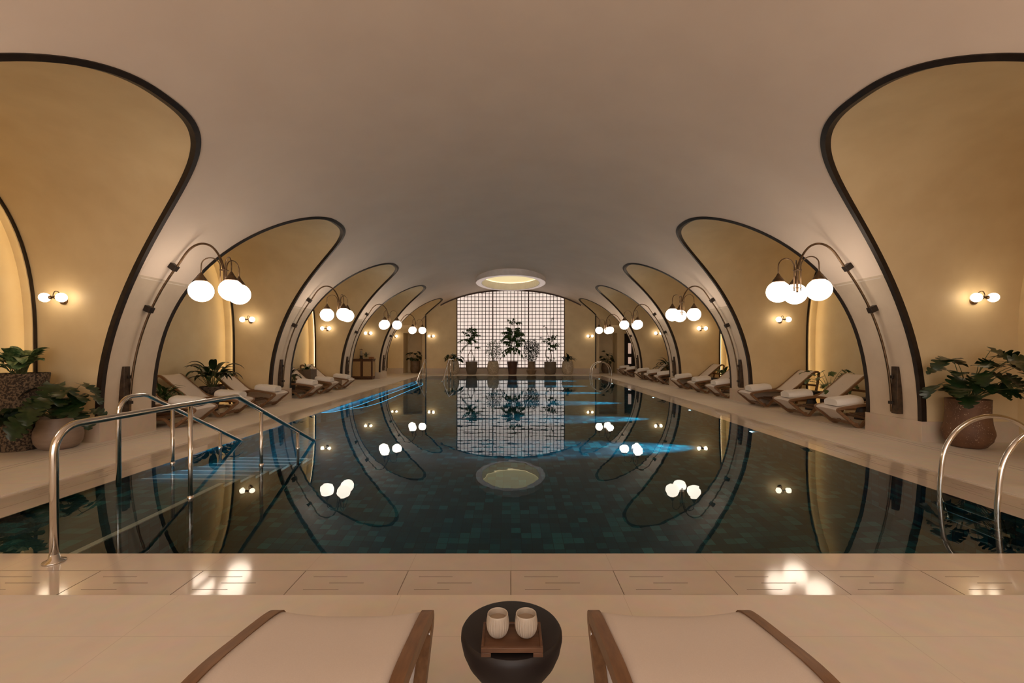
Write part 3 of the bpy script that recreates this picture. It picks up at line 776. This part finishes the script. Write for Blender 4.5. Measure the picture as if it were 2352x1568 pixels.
# ------------------------------------------------------------------ teak loungers
def make_lounger():
    r0 = empty('sun_lounger')
    W = .31; tk = .042
    seat = smooth_path([(.05, .255), (.012, .295), (.05, .325), (.25, .36), (.47, .388), (.70, .372), (.92, .335), (1.02, .30)], 5)
    diag = [(.05, .255), (.15, .17), (.25, .085), (.315, .035), (.36, .018), (.405, .035), (.47, .11), (.54, .15), (.7, .15), (1.36, .15)]
    back = smooth_path([(.80, .345), (.95, .375), (1.10, .475), (1.30, .645), (1.46, .782), (1.53, .815), (1.585, .79), (1.59, .74)], 5)
    rear = [(1.59, .74), (1.54, .45), (1.47, .15), (1.43, .012)]
    for s_ in (-1, 1):
        y0 = -W if s_ < 0 else W-tk
        q = MB(); q.bar(seat, tk, .045, y0); q.bar(smooth_path(diag, 3), tk, .045, y0); q.build('side_frame', M['teak'], r0, bevel=.006)
        q = MB(); y1 = y0+(.0 if s_ < 0 else 0); q.bar(back, tk, .045, y1); q.build('back_rail', M['teak'], r0, bevel=.006)
        q = MB(); q.bar(rear, tk, .042, y0); q.build('rear_leg', M['teak'], r0, bevel=.006)
        q = MB(); q.lathe([(.0, -.004), (.009, -.003), (.009, 0)], 10, (.10, s_*(W+.003), .30), axis='y'); q.lathe([(.0, -.004), (.009, -.003), (.009, 0)], 10, (.19, s_*(W+.003), .15), axis='y')
        q.build('bolts', M['chrome'], r0)
    for i_, (x, z) in enumerate(((.33, .06), (.58, .15), (.95, .15), (1.36, .15), (1.50, .50))):
        q = MB(); q.box(x-.02, x+.02, -W+.01, W-.01, z-.022, z+.022); q.build('crossbar', M['teak'], r0, bevel=.004)
    for k in range(3):
        q = MB(); x0 = .62+.24*k; q.box(x0, x0+.22, -W+.02, W-.02, .172, .186); q.build('shelf_slat', M['teak'], r0, bevel=.002)
    sl = smooth_path([(.26, .10), (.14, .20), (.03, .272), (-.004, .305), (.05, .340), (.25, .378), (.47, .404), (.70, .385), (.88, .352), (1.0, .412), (1.12, .512), (1.30, .665), (1.46, .802), (1.53, .835)], 6)
    for j in range(len(sl)): pass
    rows = []
    for j, p in enumerate(sl):
        a = sl[max(0, j-1)]; b = sl[min(len(sl)-1, j+1)]; t = (b-a).normalized()
        n = Vector((-t.y, t.x)) if True else None
        row = []
        for k in range(13):
            y = -W+.041+(2*W-.082)*k/12; s2 = 1-((k-6)/6)**2
            sg = .020*s2*(1-abs(j/len(sl)-.5)*.4)
            row.append((p.x-n.x*sg, y, p.y-n.y*sg))
        rows.append(row)
    q = MB(); q.grid(rows); o = q.build('sling', M['sling'], r0, smooth=True, recalc=False)
    sd = o.modifiers.new('s', 'SOLIDIFY'); sd.thickness = .005; sd.offset = 0
    return r0
lg = make_lounger(); lused = False
def put_lounger(x, y, rz, label):
    global lused
    o = lg if not lused else copy_tree(lg); lused = True
    return place(o, (x, y, DZ), rz, label, 'lounger', 'teak sun loungers by the pool')
def make_towel():
    m = MB(); rows = []
    for k in range(13):     # rounded folded stack, profile in yz extruded along x
        pass
    prof = smooth_path([(-.17, .004), (-.185, .03), (-.178, .065), (-.14, .098), (-.05, .112), (.06, .114), (.14, .100), (.178, .07), (.184, .03), (.17, .004)], 4)
    L = .235; rows = []
    for k in range(17):
        u = -1+2*k/16; x = L*u; sc = (1-abs(u)**7*.12)
        row = [(x, p.x*sc, p.y*1.2*sc+.003*math.sin(9*u+p.x*20)*(p.y > .02)) for p in prof]; rows.append(row)
    m.grid(rows); n = len(prof)
    m.f.append(tuple(range(n))); m.f.append(tuple(16*n+k for k in range(n))[::-1])
    # fold seams
    o = m.build('rolled_towel', M['towel'], None, smooth='auto')
    return o
tw = make_towel(); tused = False
def put_towel(x, y, z, rz, label, tilt=0):
    global tused
    o = tw if not tused else tw.copy()
    if tused: COL.objects.link(o)
    tused = True
    o.location = (x, y, z); o.rotation_euler = (0, tilt, rz)
    tag(o, label, 'towel', 'white folded towels on the loungers')
rj = random.Random(5)
posn = ['nearest', 'middle', 'farthest']
aord = {0: 'first', 1: 'second', 2: 'third', 3: 'fourth', 4: 'fifth'}
lj = {}
for side in ('left', 'right'):
    for b in (1, 2, 3, 4):
        if side == 'left' and b > 2: continue
        ys = [8.04, 9.26, 10.70] if side == 'left' else [8.04, 9.37, 10.85]
        if b == 4: ys = [8.05, 9.55]
        for j, yb in enumerate(ys):
            y = yb+BP*(b-1); jit = rj.uniform(-.03, .03)
            nm = posn[j] if len(ys) == 3 else ['nearer', 'farther'][j]
            lab = '%s of the %s loungers in the %s %s alcove, white sling and towel' % (nm, 'three' if len(ys) == 3 else 'two', aord[b], side)
            if side == 'left': put_lounger(-5.38, y, PI+jit, lab)
            else: put_lounger(5.57, y, jit, lab)
            lab = 'white folded towel on the %s lounger in the %s %s alcove' % (nm, aord[b], side)
            sx = -1 if side == 'left' else 1
            x = (-5.38 if side == 'left' else 5.57)+sx*.33
            put_towel(x, y+rj.uniform(-.02, .02), DZ+.372, (0 if sx > 0 else PI)+jit+rj.uniform(-.06, .06), lab, tilt=-.10)
for s_ in (-1, 1):
    put_lounger(s_*.608, 1.765, -PI/2, 'white sling teak lounger cut by the bottom edge, %s of the black side table' % ('left' if s_ < 0 else 'right'))

# ------------------------------------------------------------------ black hourglass side tables
def make_table():
    r0 = empty('side_table')
    q = MB(); q.lathe([(.0, .418), (.150, .418), (.160, .415), (.166, .406), (.167, .39), (.160, .355), (.145, .32), (.12, .285), (.095, .26), (.082, .24), (.078, .22)], 64); q.build('table_top', M['black'], r0, smooth='auto')
    q = MB(); q.lathe([(.078, .222), (.088, .19), (.105, .14), (.12, .08), (.126, .03), (.124, 0)], 64); q.build('base', M['black'], r0, smooth='auto')
    return r0
tb = make_table(); place(tb, (.003, 1.51, DZ), 0, 'round black hourglass side table with a cup tray between the two foreground loungers', 'side table', 'black side tables')
for x, y, lab in ((6.72, 8.70, 'black side table between the nearest and middle loungers, second right alcove'), (6.68, 10.10, 'black side table between the middle and farthest loungers, second right alcove'),
               (6.62, 14.75, 'black side table between the middle and farthest loungers, third right alcove'), (6.52, 19.48, 'black side table between the loungers of the fourth right alcove')):
    place(copy_tree(tb), (x, y, DZ), 0, lab, 'side table', 'black side tables')
# tray and cups
tr_ = empty('serving_tray', (.004, 1.425, DZ+.418)); tag(tr_, 'small walnut footed tray holding two cups on the black table', 'tray')
q = MB(); q.box(-.091, .091, -.062, .062, .016, .022)
q.build('tray_top', M['teakd'], tr_)
for s_ in (-1, 1):
    q = MB(); q.box(-.093, .093, s_*.062-.004, s_*.062+.004, .013, .028); q.box(-.093, -.063, s_*.062-.004, s_*.062+.004, 0, .013); q.box(.063, .093, s_*.062-.004, s_*.062+.004, 0, .013); q.build('tray_side', M['teakd'], tr_, bevel=.0015)
    q = MB(); q.box(s_*.089-.004, s_*.089+.004, -.058, .058, .014, .028); q.build('tray_end', M['teakd'], tr_, bevel=.0015)
def cup(x, label):
    r0 = empty('ribbed_cup', (x, 1.428, DZ+.418+.0225)); tag(r0, label, 'cup', 'cream ribbed cups on the tray')
    pr = [(.014, 0), (.020, .002), (.0275, .010), (.0325, .022), (.0348, .036), (.0340, .052), (.0325, .064), (.0325, .068), (.0312, .0705), (.0295, .0690), (.0300, .055), (.0300, .04)]
    q = MB(); q.lathe(pr, 144, rib=lambda a, i: 1+(.03*math.cos(26*a) if 1 <= i <= 5 else 0)); q.build('cup_body', M['cup'], r0, smooth='auto')
    q = MB(); q.add([(.0302*math.cos(2*PI*k/40), .0302*math.sin(2*PI*k/40), .052) for k in range(40)], [tuple(range(40))]); q.build('tea', M['tea'], r0)
cup(-.0405, 'cream ribbed cup of tea on the tray, left one')
cup(.0485, 'cream ribbed cup of tea on the tray, right one')

# ------------------------------------------------------------------ plants
def leaf(mb, p, d, L, W, droop=.5, kind='lance', fold=.25, roll=0, n=8):
    d = Vector(d).normalized(); up = Vector((0, 0, 1))
    side = d.cross(up)
    if side.length < .05: side = Vector((1, 0, 0))
    side.normalize()
    side = (Matrix.Rotation(roll, 3, d) @ side)
    pts = []; c = Vector(p); dd = d.copy(); st = L/n
    for i in range(n+1):
        pts.append(c.copy()); dd = (dd+Vector((0, 0, -droop*st/L*1.5))).normalized(); c = c+dd*st
    rows = []
    for i, c in enumerate(pts):
        t = i/n
        if kind == 'lance': w_ = math.sin(PI*min(1, t**.75))**.9
        elif kind == 'strap': w_ = min(1, t*6+.3)*(1-t**3)
        elif kind == 'heart': w_ = (math.sin(PI*min(1, (t*.86+.14)))**.65)*(1 if t < .99 else 0)
        elif kind == 'oval': w_ = math.sin(PI*min(1, t))**.6
        else:  # monstera
            w_ = (math.sin(PI*min(1, (t*.84+.16)))**.6); w_ *= (.5 if i % 4 == 3 else (1.0 if i % 4 == 1 else .93)); 
        w_ *= W/2
        tan = (pts[min(n, i+1)]-pts[max(0, i-1)]).normalized(); nr = side.cross(tan).normalized()
        if nr.z < 0: nr = -nr
        back = -tan*W*.18 if kind in ('heart', 'monstera') and i == 0 else Vector()
        rows.append([tuple(c+side*w_+nr*w_*fold+back), tuple(c+side*w_*.5+nr*w_*fold*.7), tuple(c), tuple(c-side*w_*.5+nr*w_*fold*.7), tuple(c-side*w_+nr*w_*fold+back)])
    mb.grid(rows)
def potted(name, loc, prof, potmat, label, soilz, soilr, n=40, box=None):
    r0 = empty(name, loc); tag(r0, label, 'potted plant')
    q = MB()
    if box:
        w_, h = box; t = .02
        q.box(-w_/2, w_/2, -w_/2, -w_/2+t, 0, h); q.box(-w_/2, w_/2, w_/2-t, w_/2, 0, h); q.box(-w_/2, -w_/2+t, -w_/2+t, w_/2-t, 0, h); q.box(w_/2-t, w_/2, -w_/2+t, w_/2-t, 0, h); q.box(-w_/2+t, w_/2-t, -w_/2+t, w_/2-t, 0, .03)
        q.build('pot', potmat, r0, bevel=.004)
    else:
        rt, zt = prof[-1]; q.lathe([(.001, 0)]+prof+[(rt-.02, zt), (rt-.025, zt-.03), (soilr*.98, soilz-.02)], n); q.build('pot', potmat, r0, smooth='auto')
    q = MB()
    q.lathe([(.001, soilz+.01), (soilr, soilz)], 24); q.build('soil', M['soil'], r0)
    return r0
def arc_stem(st, base, tip, r=.006, bend=.3):
    b, t = Vector(base), Vector(tip); mid = (b+t)/2+Vector((0, 0, (t-b).length*bend))
    pts = [((1-u)**2*b+2*u*(1-u)*mid+u*u*t) for u in [k/7 for k in range(8)]]
    st.tube(pts, [r*(1-.5*k/7) for k in range(8)], 6, cap=False); return (pts[-1]-pts[-2]).normalized()
def philo(r0, seed, z0, spread, hmax, count, L, W, mat_, kind='monstera', bias=(0, 0), r=.007, ylim=9):
    R = random.Random(seed); st, fo = MB(), MB()
    for k in range(count):
        a = 2*PI*k/count*1.618*2+R.uniform(-.3, .3); f = (k+1)/count
        rad = spread*(.35+.65*R.random()); hz = z0+hmax*(.15+.85*R.random())*(1.15-.5*rad/spread)
        tip = (rad*math.cos(a)+bias[0]*f, rad*math.sin(a)+bias[1]*f, hz)
        if tip[1] > ylim: tip = (tip[0], -abs(tip[1])*.7, tip[2]); a = -abs(a % 6.283)
        arc_stem(st, (R.uniform(-.05, .05), R.uniform(-.05, .05), z0-.02), tip, r, .25)
        d = Vector((tip[0]/spread, tip[1]/spread, R.uniform(-.3, .25))); d.x += 1e-3
        s = R.uniform(.75, 1.15)
        leaf(fo, tip, d, L*s, W*s, R.uniform(.5, 1.1), kind, .18, R.uniform(-.6, .6), 18 if kind == 'monstera' else 9)
    st.build('stem', M['stem'], r0, smooth=True); o = fo.build('foliage', mat_, r0, smooth=True, recalc=False)
def spath(r0, seed, z0, count, L, W, mat_, kind='lance', up=1.2, stem=.5, bias=(0, 0), drp=1.6, ylim=9):
    R = random.Random(seed); st, fo = MB(), MB()
    for k in range(count):
        a = k*2.399+R.uniform(-.3, .3); inc = R.uniform(.25, 1.0)
        d = Vector((math.cos(a)*inc+bias[0], math.sin(a)*inc+bias[1], up*R.uniform(.6, 1.1))).normalized()
        if d.y > ylim: d.y = -d.y*.6; d.normalize()
        ll = L*R.uniform(.6, 1.1); b = Vector((R.uniform(-.05, .05), R.uniform(-.05, .05), z0-.01)); t = b+d*ll*stem
        st.tube([b, t], [.006, .004], 5, cap=False)
        leaf(fo, t, d, ll, W*R.uniform(.8, 1.2), drp*R.uniform(.6, 1.2), kind, .3, R.uniform(-.3, .3), 9)
    st.build('stem', M['stem'], r0, smooth=True); fo.build('foliage', mat_, r0, smooth=True, recalc=False)
def bush(r0, seed, z0, c, rad, count, L, W, mat_, stems=6):
    R = random.Random(seed); st, fo = MB(), MB()
    for k in range(stems):
        a = R.uniform(0, 6.28); st.tube(smooth_path([(R.uniform(-.04, .04), R.uniform(-.04, .04), z0), (rad[0]*.3*math.cos(a), rad[1]*.3*math.sin(a), (z0+c[2])/2), (c[0]+rad[0]*.5*math.cos(a), c[1]+rad[1]*.5*math.sin(a), c[2]+rad[2]*.6)], 4), .006, 6)
    for k in range(count):
        while 1:
            v = Vector((R.uniform(-1, 1), R.uniform(-1, 1), R.uniform(-1, 1)))
            if .15 < v.length < 1: break
        p = Vector((c[0]+v.x*rad[0], c[1]+v.y*rad[1], c[2]+v.z*rad[2]))
        d = Vector((v.x+R.uniform(-.6, .6), v.y+R.uniform(-.6, .6), R.uniform(-.5, .7)))
        leaf(fo, p, d, L*R.uniform(.6, 1.2), W*R.uniform(.7, 1.1), .6, 'lance', .2, R.uniform(-1, 1), 4)
    st.build('stem', M['bark'], r0, smooth=True); fo.build('foliage', mat_, r0, smooth=True, recalc=False)
def branchy(r0, seed, z0, trunks, fronds, mat_, L=.16, W=.045, dens=1, extra=None):
    """trunks: point lists; fronds: (base, tip, leaflets) drooping rows of leaves"""
    R = random.Random(seed); st, fo = MB(), MB()
    for t in trunks: st.tube(smooth_path(t, 6), [.02-.010*k/max(1, (len(t)-1)*6) for k in range((len(t)-1)*6+1)], 8)
    if extra:
        cc, rr_, num, lf = extra; fronds = list(fronds)
        for _ in range(num):
            v = Vector((R.uniform(-1, 1), R.uniform(-1, 1), R.uniform(-1, 1)))
            v = v/max(1, v.length)
            t_ = (cc[0]+v.x*rr_[0], cc[1]+v.y*rr_[1], cc[2]+v.z*rr_[2])
            fronds.append(((cc[0]*.3+v.x*.05, 0, t_[2]-rr_[2]*.15), t_, lf))
    for b, t, n in fronds:
        b, t = Vector(b), Vector(t); mid = (b+t)/2+Vector((0, 0, .18*(t-b).length))
        pts = [((1-u)**2*b+2*u*(1-u)*mid+u*u*t) for u in [k/10 for k in range(11)]]
        st.tube(pts, [.006-.0004*k for k in range(11)], 5)
        n = int(n*dens)
        for k in range(n):
            u = .2+.8*k/(n-1); q = (1-u)**2*b+2*u*(1-u)*mid+u*u*t; a = R.uniform(0, 6.28)
            d = (t-b).normalized()*.5+Vector((math.cos(a)*.8, math.sin(a)*.8, R.uniform(-.9, .2)))
            leaf(fo, q, d, L*R.uniform(.7, 1.2), W*R.uniform(.8, 1.2), .9, 'lance', .2, R.uniform(-.8, .8), 5)
    st.build('stem', M['bark'], r0, smooth=True); fo.build('foliage', mat_, r0, smooth=True, recalc=False)

# near left
p = potted('potted_calathea', (-6.57, 6.08, DZ), [(.19, 0), (.20, .01), (.245, .5), (.30, 1.0), (.30, 1.02)], M['terrazzo'], 'tall porous brown stone planter with striped upright leaves at the left edge', .97, .26)
spath(p, 11, .97, 44, .24, .14, M['leafl'], 'oval', 1.5, 1.0, drp=1.2)
p = potted('potted_philodendron', (-6.13, 6.17, DZ), [(.16, 0), (.20, .02), (.245, .09), (.256, .17), (.25, .25), (.22, .33), (.213, .40), (.217, .42)], M['clay'], 'low round pale clay pot with big dark split leaves, nearest on the left', .36, .19)
philo(p, 25, .38, .46, .58, 34, .29, .27, M['leafd'], 'monstera', bias=(.05, -.05), r=.006, ylim=.12)
# near right
p = potted('potted_monstera', (6.27, 6.24, DZ), [(.15, 0), (.19, .02), (.25, .10), (.272, .19), (.268, .23), (.245, .33), (.232, .48), (.235, .62), (.238, .66)], M['terra'], 'large speckled terracotta pot with a spreading monstera, nearest on the right', .60, .21)
philo(p, 8, .62, .62, .78, 38, .29, .27, M['leafd'], 'monstera', bias=(.1, 0), r=.007, ylim=.05)
# second left alcove
p = potted('potted_lily', (-6.57, 8.62, DZ), [(.10, 0), (.125, .34), (.13, .39)], M['black'], 'small leafy plant in a dark pot between the two nearest second left alcove loungers', .36, .11)
spath(p, 4, .37, 30, .30, .06, M['leafm'], 'lance', 1.5, .5)
p = potted('potted_lily', (-6.55, 9.98, DZ), [(.12, 0), (.11, .08), (.15, .22), (.225, .38), (.25, .50), (.235, .53)], M['rock'], 'rough dark rock bowl planter with long drooping leaves in the second left alcove', .48, .20)
spath(p, 17, .49, 36, .46, .13, M['leafd'], 'lance', 1.5, .9)
# third left alcove
p = potted('potted_dracaena', (-6.60, 14.75, DZ), None, M['grey'], 'square grey brown box planter with strappy leaves in the third left alcove', .66, .21, box=(.44, .69))
spath(p, 21, .66, 16, .34, .05, M['leafm'], 'strap', 1.1, .15)
p = potted('potted_fern', (-6.45, 13.28, DZ), [(.12, 0), (.15, .2), (.16, .4)], M['black'], 'dark arching leafed plant beside the second left pier in the third alcove', .37, .14)
spath(p, 22, .37, 18, .42, .09, M['leafd'], 'lance', 1.2, .6)
# second right alcove
p = potted('potted_monstera', (7.05, 10.08, DZ), [(.12, 0), (.16, .15), (.17, .35), (.175, .40)], M['rock'], 'monstera with tall stems in a dark pot behind the second right alcove loungers', .36, .15)
philo(p, 31, .38, .45, .80, 20, .21, .19, M['leafm'], 'monstera', bias=(-.1, -.3), r=.006)
p = potted('potted_rubber_plant', (7.0, 14.85, DZ), [(.12, 0), (.16, .15), (.17, .32)], M['rock'], 'pointed leaf plant lit from behind in the third right alcove', .29, .15)
spath(p, 33, .3, 16, .34, .09, M['leafm'], 'lance', 1.7, .9)
p = potted('potted_dracaena', (6.92, 19.66, DZ), [(.12, 0), (.16, .15), (.17, .32)], M['rock'], 'arching dark leaf plant in the fourth right alcove', .29, .15)
spath(p, 35, .3, 14, .52, .11, M['leafd'], 'lance', 1.7, .9, bias=(-.6, .35))
# planters in the far openings
p = potted('potted_monstera', (-5.40, 25.75, DZ), [(.20, 0), (.25, .08), (.27, .2), (.25, .4), (.26, .68)], M['tanpot'], 'brown pot with a dark monstera in the far left opening', .62, .22)
philo(p, 41, .64, .36, .72, 18, .24, .22, M['leafd'], 'monstera', r=.008, ylim=.25)
p = potted('potted_monstera', (5.42, 25.75, DZ), [(.18, 0), (.25, .1), (.28, .25), (.26, .45), (.24, .55)], M['tanpot'], 'brown pot with a dark leafy plant in the far right opening', .5, .2)
philo(p, 43, .52, .36, .75, 16, .24, .22, M['leafd'], 'monstera', r=.008, ylim=.25)
# the row in front of the window
EY = 24.40
barrel = [(.20, 0), (.25, .04), (.30, .20), (.315, .36), (.305, .50), (.275, .64), (.255, .70)]
taper = [(.22, 0), (.23, .01), (.29, .25), (.325, .60), (.33, .68)]
p = potted('potted_philodendron', (-3.07, EY, DZ), barrel, M['cream'], 'cream barrel pot with a low dark leafy plant, leftmost in the window row', .64, .23)
philo(p, 51, .66, .40, .50, 16, .28, .24, M['leafd'], 'heart', r=.008, ylim=.1)
p = potted('potted_ficus', (-2.10, EY, DZ), taper, M['grey'], 'grey brown tapered pot with a twisted ficus, second from left before the window', .62, .28)
branchy(p, 52, .62, [[(-.15, 0, .62), (-.18, 0, 1.0), (-.02, .02, 1.35), (-.05, 0, 1.7), (0, 0, 2.05)], [(.05, 0, .62), (.1, 0, .9), (.0, 0, 1.3), (-.05, .02, 1.7)], [(.12, 0, .62), (.18, .02, 1.05), (.18, 0, 1.45)]],
        [((0, 0, 2.0), (-.5, 0, 2.30), 26), ((0, 0, 2.0), (.42, 0, 2.1), 26), ((0, 0, 2.0), (.05, .05, 2.65), 22), ((0, 0, 1.9), (.3, .05, 1.75), 22), ((0, 0, 1.9), (-.2, .05, 1.7), 20), ((0, 0, 2.1), (-.1, 0, 2.5), 22), ((0, 0, 2.0), (.25, -.1, 2.45), 22), ((.18, 0, 1.45), (.42, 0, 1.45), 16), ((-.05, 0, 1.9), (-.72, .05, 1.75), 24), ((-.05, 0, 1.7), (-.6, .05, 1.25), 22)], M['leafm'], .15, .05, 1.1, ((0, 0, 2.1), (.42, .24, .52), 14, 22))
p = potted('potted_shrub', (-.943, EY, DZ), barrel, M['cream'], 'cream barrel pot with a loose small leafed shrub, third from left', .64, .23)
bush(p, 53, .66, (.03, 0, 1.30), (.42, .30, .60), 560, .10, .04, M['leafm'])
p = potted('potted_schefflera', (.094, EY, DZ), [(.205, 0), (.21, .02), (.28, .66), (.285, .69)], M['brownpot'], 'dark brown tapered pot with the tallest wide crowned tree, centre of the window', .62, .24)
branchy(p, 54, .62, [[(-.08, 0, .62), (-.06, .03, 1.3), (0, 0, 2.0), (.05, 0, 2.7)], [(.05, 0, .62), (.04, 0, 1.3), (0, 0, 1.9)]],
        [((.05, 0, 2.7), (.45, 0, 2.80), 26), ((.05, 0, 2.6), (-.25, 0, 2.95), 22), ((.05, 0, 2.6), (.1, 0, 3.0), 20), ((0, 0, 2.2), (-.55, 0, 2.25), 34), ((0, 0, 2.2), (-.6, .1, 1.85), 34), ((0, 0, 2.2), (.55, 0, 2.2), 34), ((0, 0, 2.2), (.7, .05, 1.75), 34), ((0, 0, 2.3), (.25, -.2, 2.3), 30), ((0, 0, 2.2), (-.25, -.2, 2.1), 30), ((0, 0, 2.1), (-.2, .1, 1.6), 26), ((0, 0, 2.1), (.3, .1, 1.6), 26),
         ((0, 0, 1.5), (-.5, 0, 1.2), 30), ((0, 0, 1.5), (.4, 0, 1.25), 30), ((0, 0, 1.4), (-.65, .05, .85), 24), ((0, 0, 1.45), (.6, 0, .95), 24), ((0, 0, 1.5), (-.15, -.2, 1.2), 24), ((0, 0, 1.5), (.15, -.2, 1.15), 24)], M['leafm'], .18, .06, 1.1, ((.05, 0, 2.05), (.62, .26, .62), 26, 24))
p = potted('potted_shrub', (1.11, EY, DZ), [(.19, 0), (.20, .02), (.26, .16), (.265, .22), (.215, .27), (.20, .45), (.205, .69)], M['tanpot'], 'tan vase shaped pot with a dense round small leafed shrub, third from right', .64, .17)
bush(p, 55, .66, (.02, 0, 1.30), (.42, .32, .64), 1050, .10, .045, M['leafd'])
p = potted('potted_ficus', (2.12, EY, DZ), [(.24, 0), (.25, .01), (.31, .12), (.325, .4), (.325, .67)], M['grey'], 'grey brown round pot with a sparse thin stemmed tree, second from right', .62, .28)
branchy(p, 56, .62, [[(-.12, 0, .62), (-.24, 0, 1.0), (-.2, 0, 1.4), (-.02, 0, 1.75), (-.15, 0, 2.2), (-.17, 0, 2.5)], [(.03, 0, .62), (.06, 0, 1.0), (.0, .02, 1.5), (.1, 0, 1.9), (.1, 0, 2.4), (.08, 0, 3.0)]],
        [((.05, 0, 1.7), (.38, 0, 2.1), 26), ((.05, 0, 1.6), (.3, 0, 1.4), 26), ((0, 0, 1.7), (-.42, 0, 1.8), 20), ((-.1, 0, 1.8), (-.6, 0, 2.0), 12), ((.1, 0, 1.8), (.15, .1, 2.1), 22), ((0, 0, 1.6), (.1, -.2, 1.5), 22), ((.08, 0, 2.9), (.15, 0, 3.05), 5), ((-.17, 0, 2.45), (-.3, 0, 2.6), 4), ((.03, 0, .7), (-.12, 0, .95), 8), ((.03, 0, .7), (.18, 0, .9), 8)], M['leafm'], .15, .045, 1.2, ((.12, 0, 1.65), (.36, .22, .42), 9, 18))
p = potted('potted_lily', (3.05, EY, DZ), barrel, M['cream'], 'cream barrel pot with a spiky broad leafed plant, rightmost in the window row', .64, .23)
spath(p, 57, .66, 26, .42, .11, M['leafd'], 'lance', 1.3, .4, ylim=.3)

# ------------------------------------------------------------------ drinks cabinet in the fourth left alcove
cb = empty('drinks_cabinet', (-6.60, 20.36, DZ)); tag(cb, 'walnut cabinet with two woven cane doors in the fourth left alcove', 'cabinet')
q = MB(); q.box(-.47, .47, -.19, .20, .07, .88); q.box(-.5, .5, -.22, .22, .88, .915); q.box(-.45, .45, -.16, .19, 0, .07); q.build('body', M['cabinet'], cb, bevel=.004)
for s_ in (-1, 1):
    x0, x1 = sorted((s_*.01, s_*.46))
    d = MB()
    for a, b, c_, e in ((x0, x0+.05, .09, .86), (x1-.05, x1, .09, .86), (x0+.05, x1-.05, .09, .15), (x0+.05, x1-.05, .80, .86)): d.box(a, b, -.215, -.19, c_, e)
    dd = d.build('door', M['cabinet'], cb, bevel=.003)
    q = MB(); q.box(x0+.05, x1-.05, -.203, -.193, .15, .80); q.build('cane_panel', M['cane'], dd)
    q = MB(); q.lathe([(.0, -.035), (.012, -.03), (.012, -.018), (.006, 0)], 12, (s_*.035, -.215, .47), axis='y'); q.build('knob', M['brass'], dd)
q = MB(); q.box(.4705, .476, -.13, .15, .15, .80); q.build('side_panel', M['cane'], cb)
cz = DZ+.915
ds = empty('drink_dispenser', (-6.68, 20.34, cz)); tag(ds, 'tall glass drink dispenser on a dark stand at the left of the cabinet', 'dispenser')
q = MB(); q.lathe([(.075, .14), (.075, .40), (.05, .42)], 24); q.build('jar', M['glass'], ds, smooth='auto')
q = MB(); q.lathe([(.0, .145), (.035, .15), (.035, .36), (.0, .37)], 16); q.build('ice_core', M['cup'], ds, smooth='auto')
q = MB(); q.lathe([(.0, .45), (.015, .445), (.02, .425), (.078, .42), (.078, .40)], 24); q.build('lid', M['brass'], ds, smooth='auto')
q = MB(); q.lathe([(.085, 0), (.085, .015), (.06, .03), (.06, .12), (.08, .14)], 24); q.build('stand', M['black'], ds, smooth='auto')
q = MB(); q.tube([(0, -.06, .17), (0, -.11, .17), (0, -.12, .15)], .008, 8); q.build('tap', M['brass'], ds)
vp_ = empty('vase_of_leaves', (-6.45, 20.32, cz)); tag(vp_, 'glass vase of dark pointed leaves on the cabinet top', 'vase')
q = MB(); q.lathe([(.0, 0), (.045, .005), (.06, .05), (.045, .11), (.04, .15), (.055, .18)], 24); q.build('vase', M['glass'], vp_, smooth='auto')
spath(vp_, 61, .1, 16, .20, .05, M['leafd'], 'lance', 1.3, .5)
for k, (x, y) in enumerate(((-6.31, 20.33), (-6.26, 20.40), (-6.21, 20.32), (-6.16, 20.39))):
    q = MB(); q.lathe([(.0, .004), (.028, .0), (.030, .01), (.034, .085), (.031, .085), (.027, .012), (.0, .010)], 20)
    o = q.build('tumbler', M['amber'], None, smooth='auto'); o.location = (x, y, cz); tag(o, 'amber glass tumbler on the right half of the cabinet top', 'glass', 'amber tumblers on the cabinet')
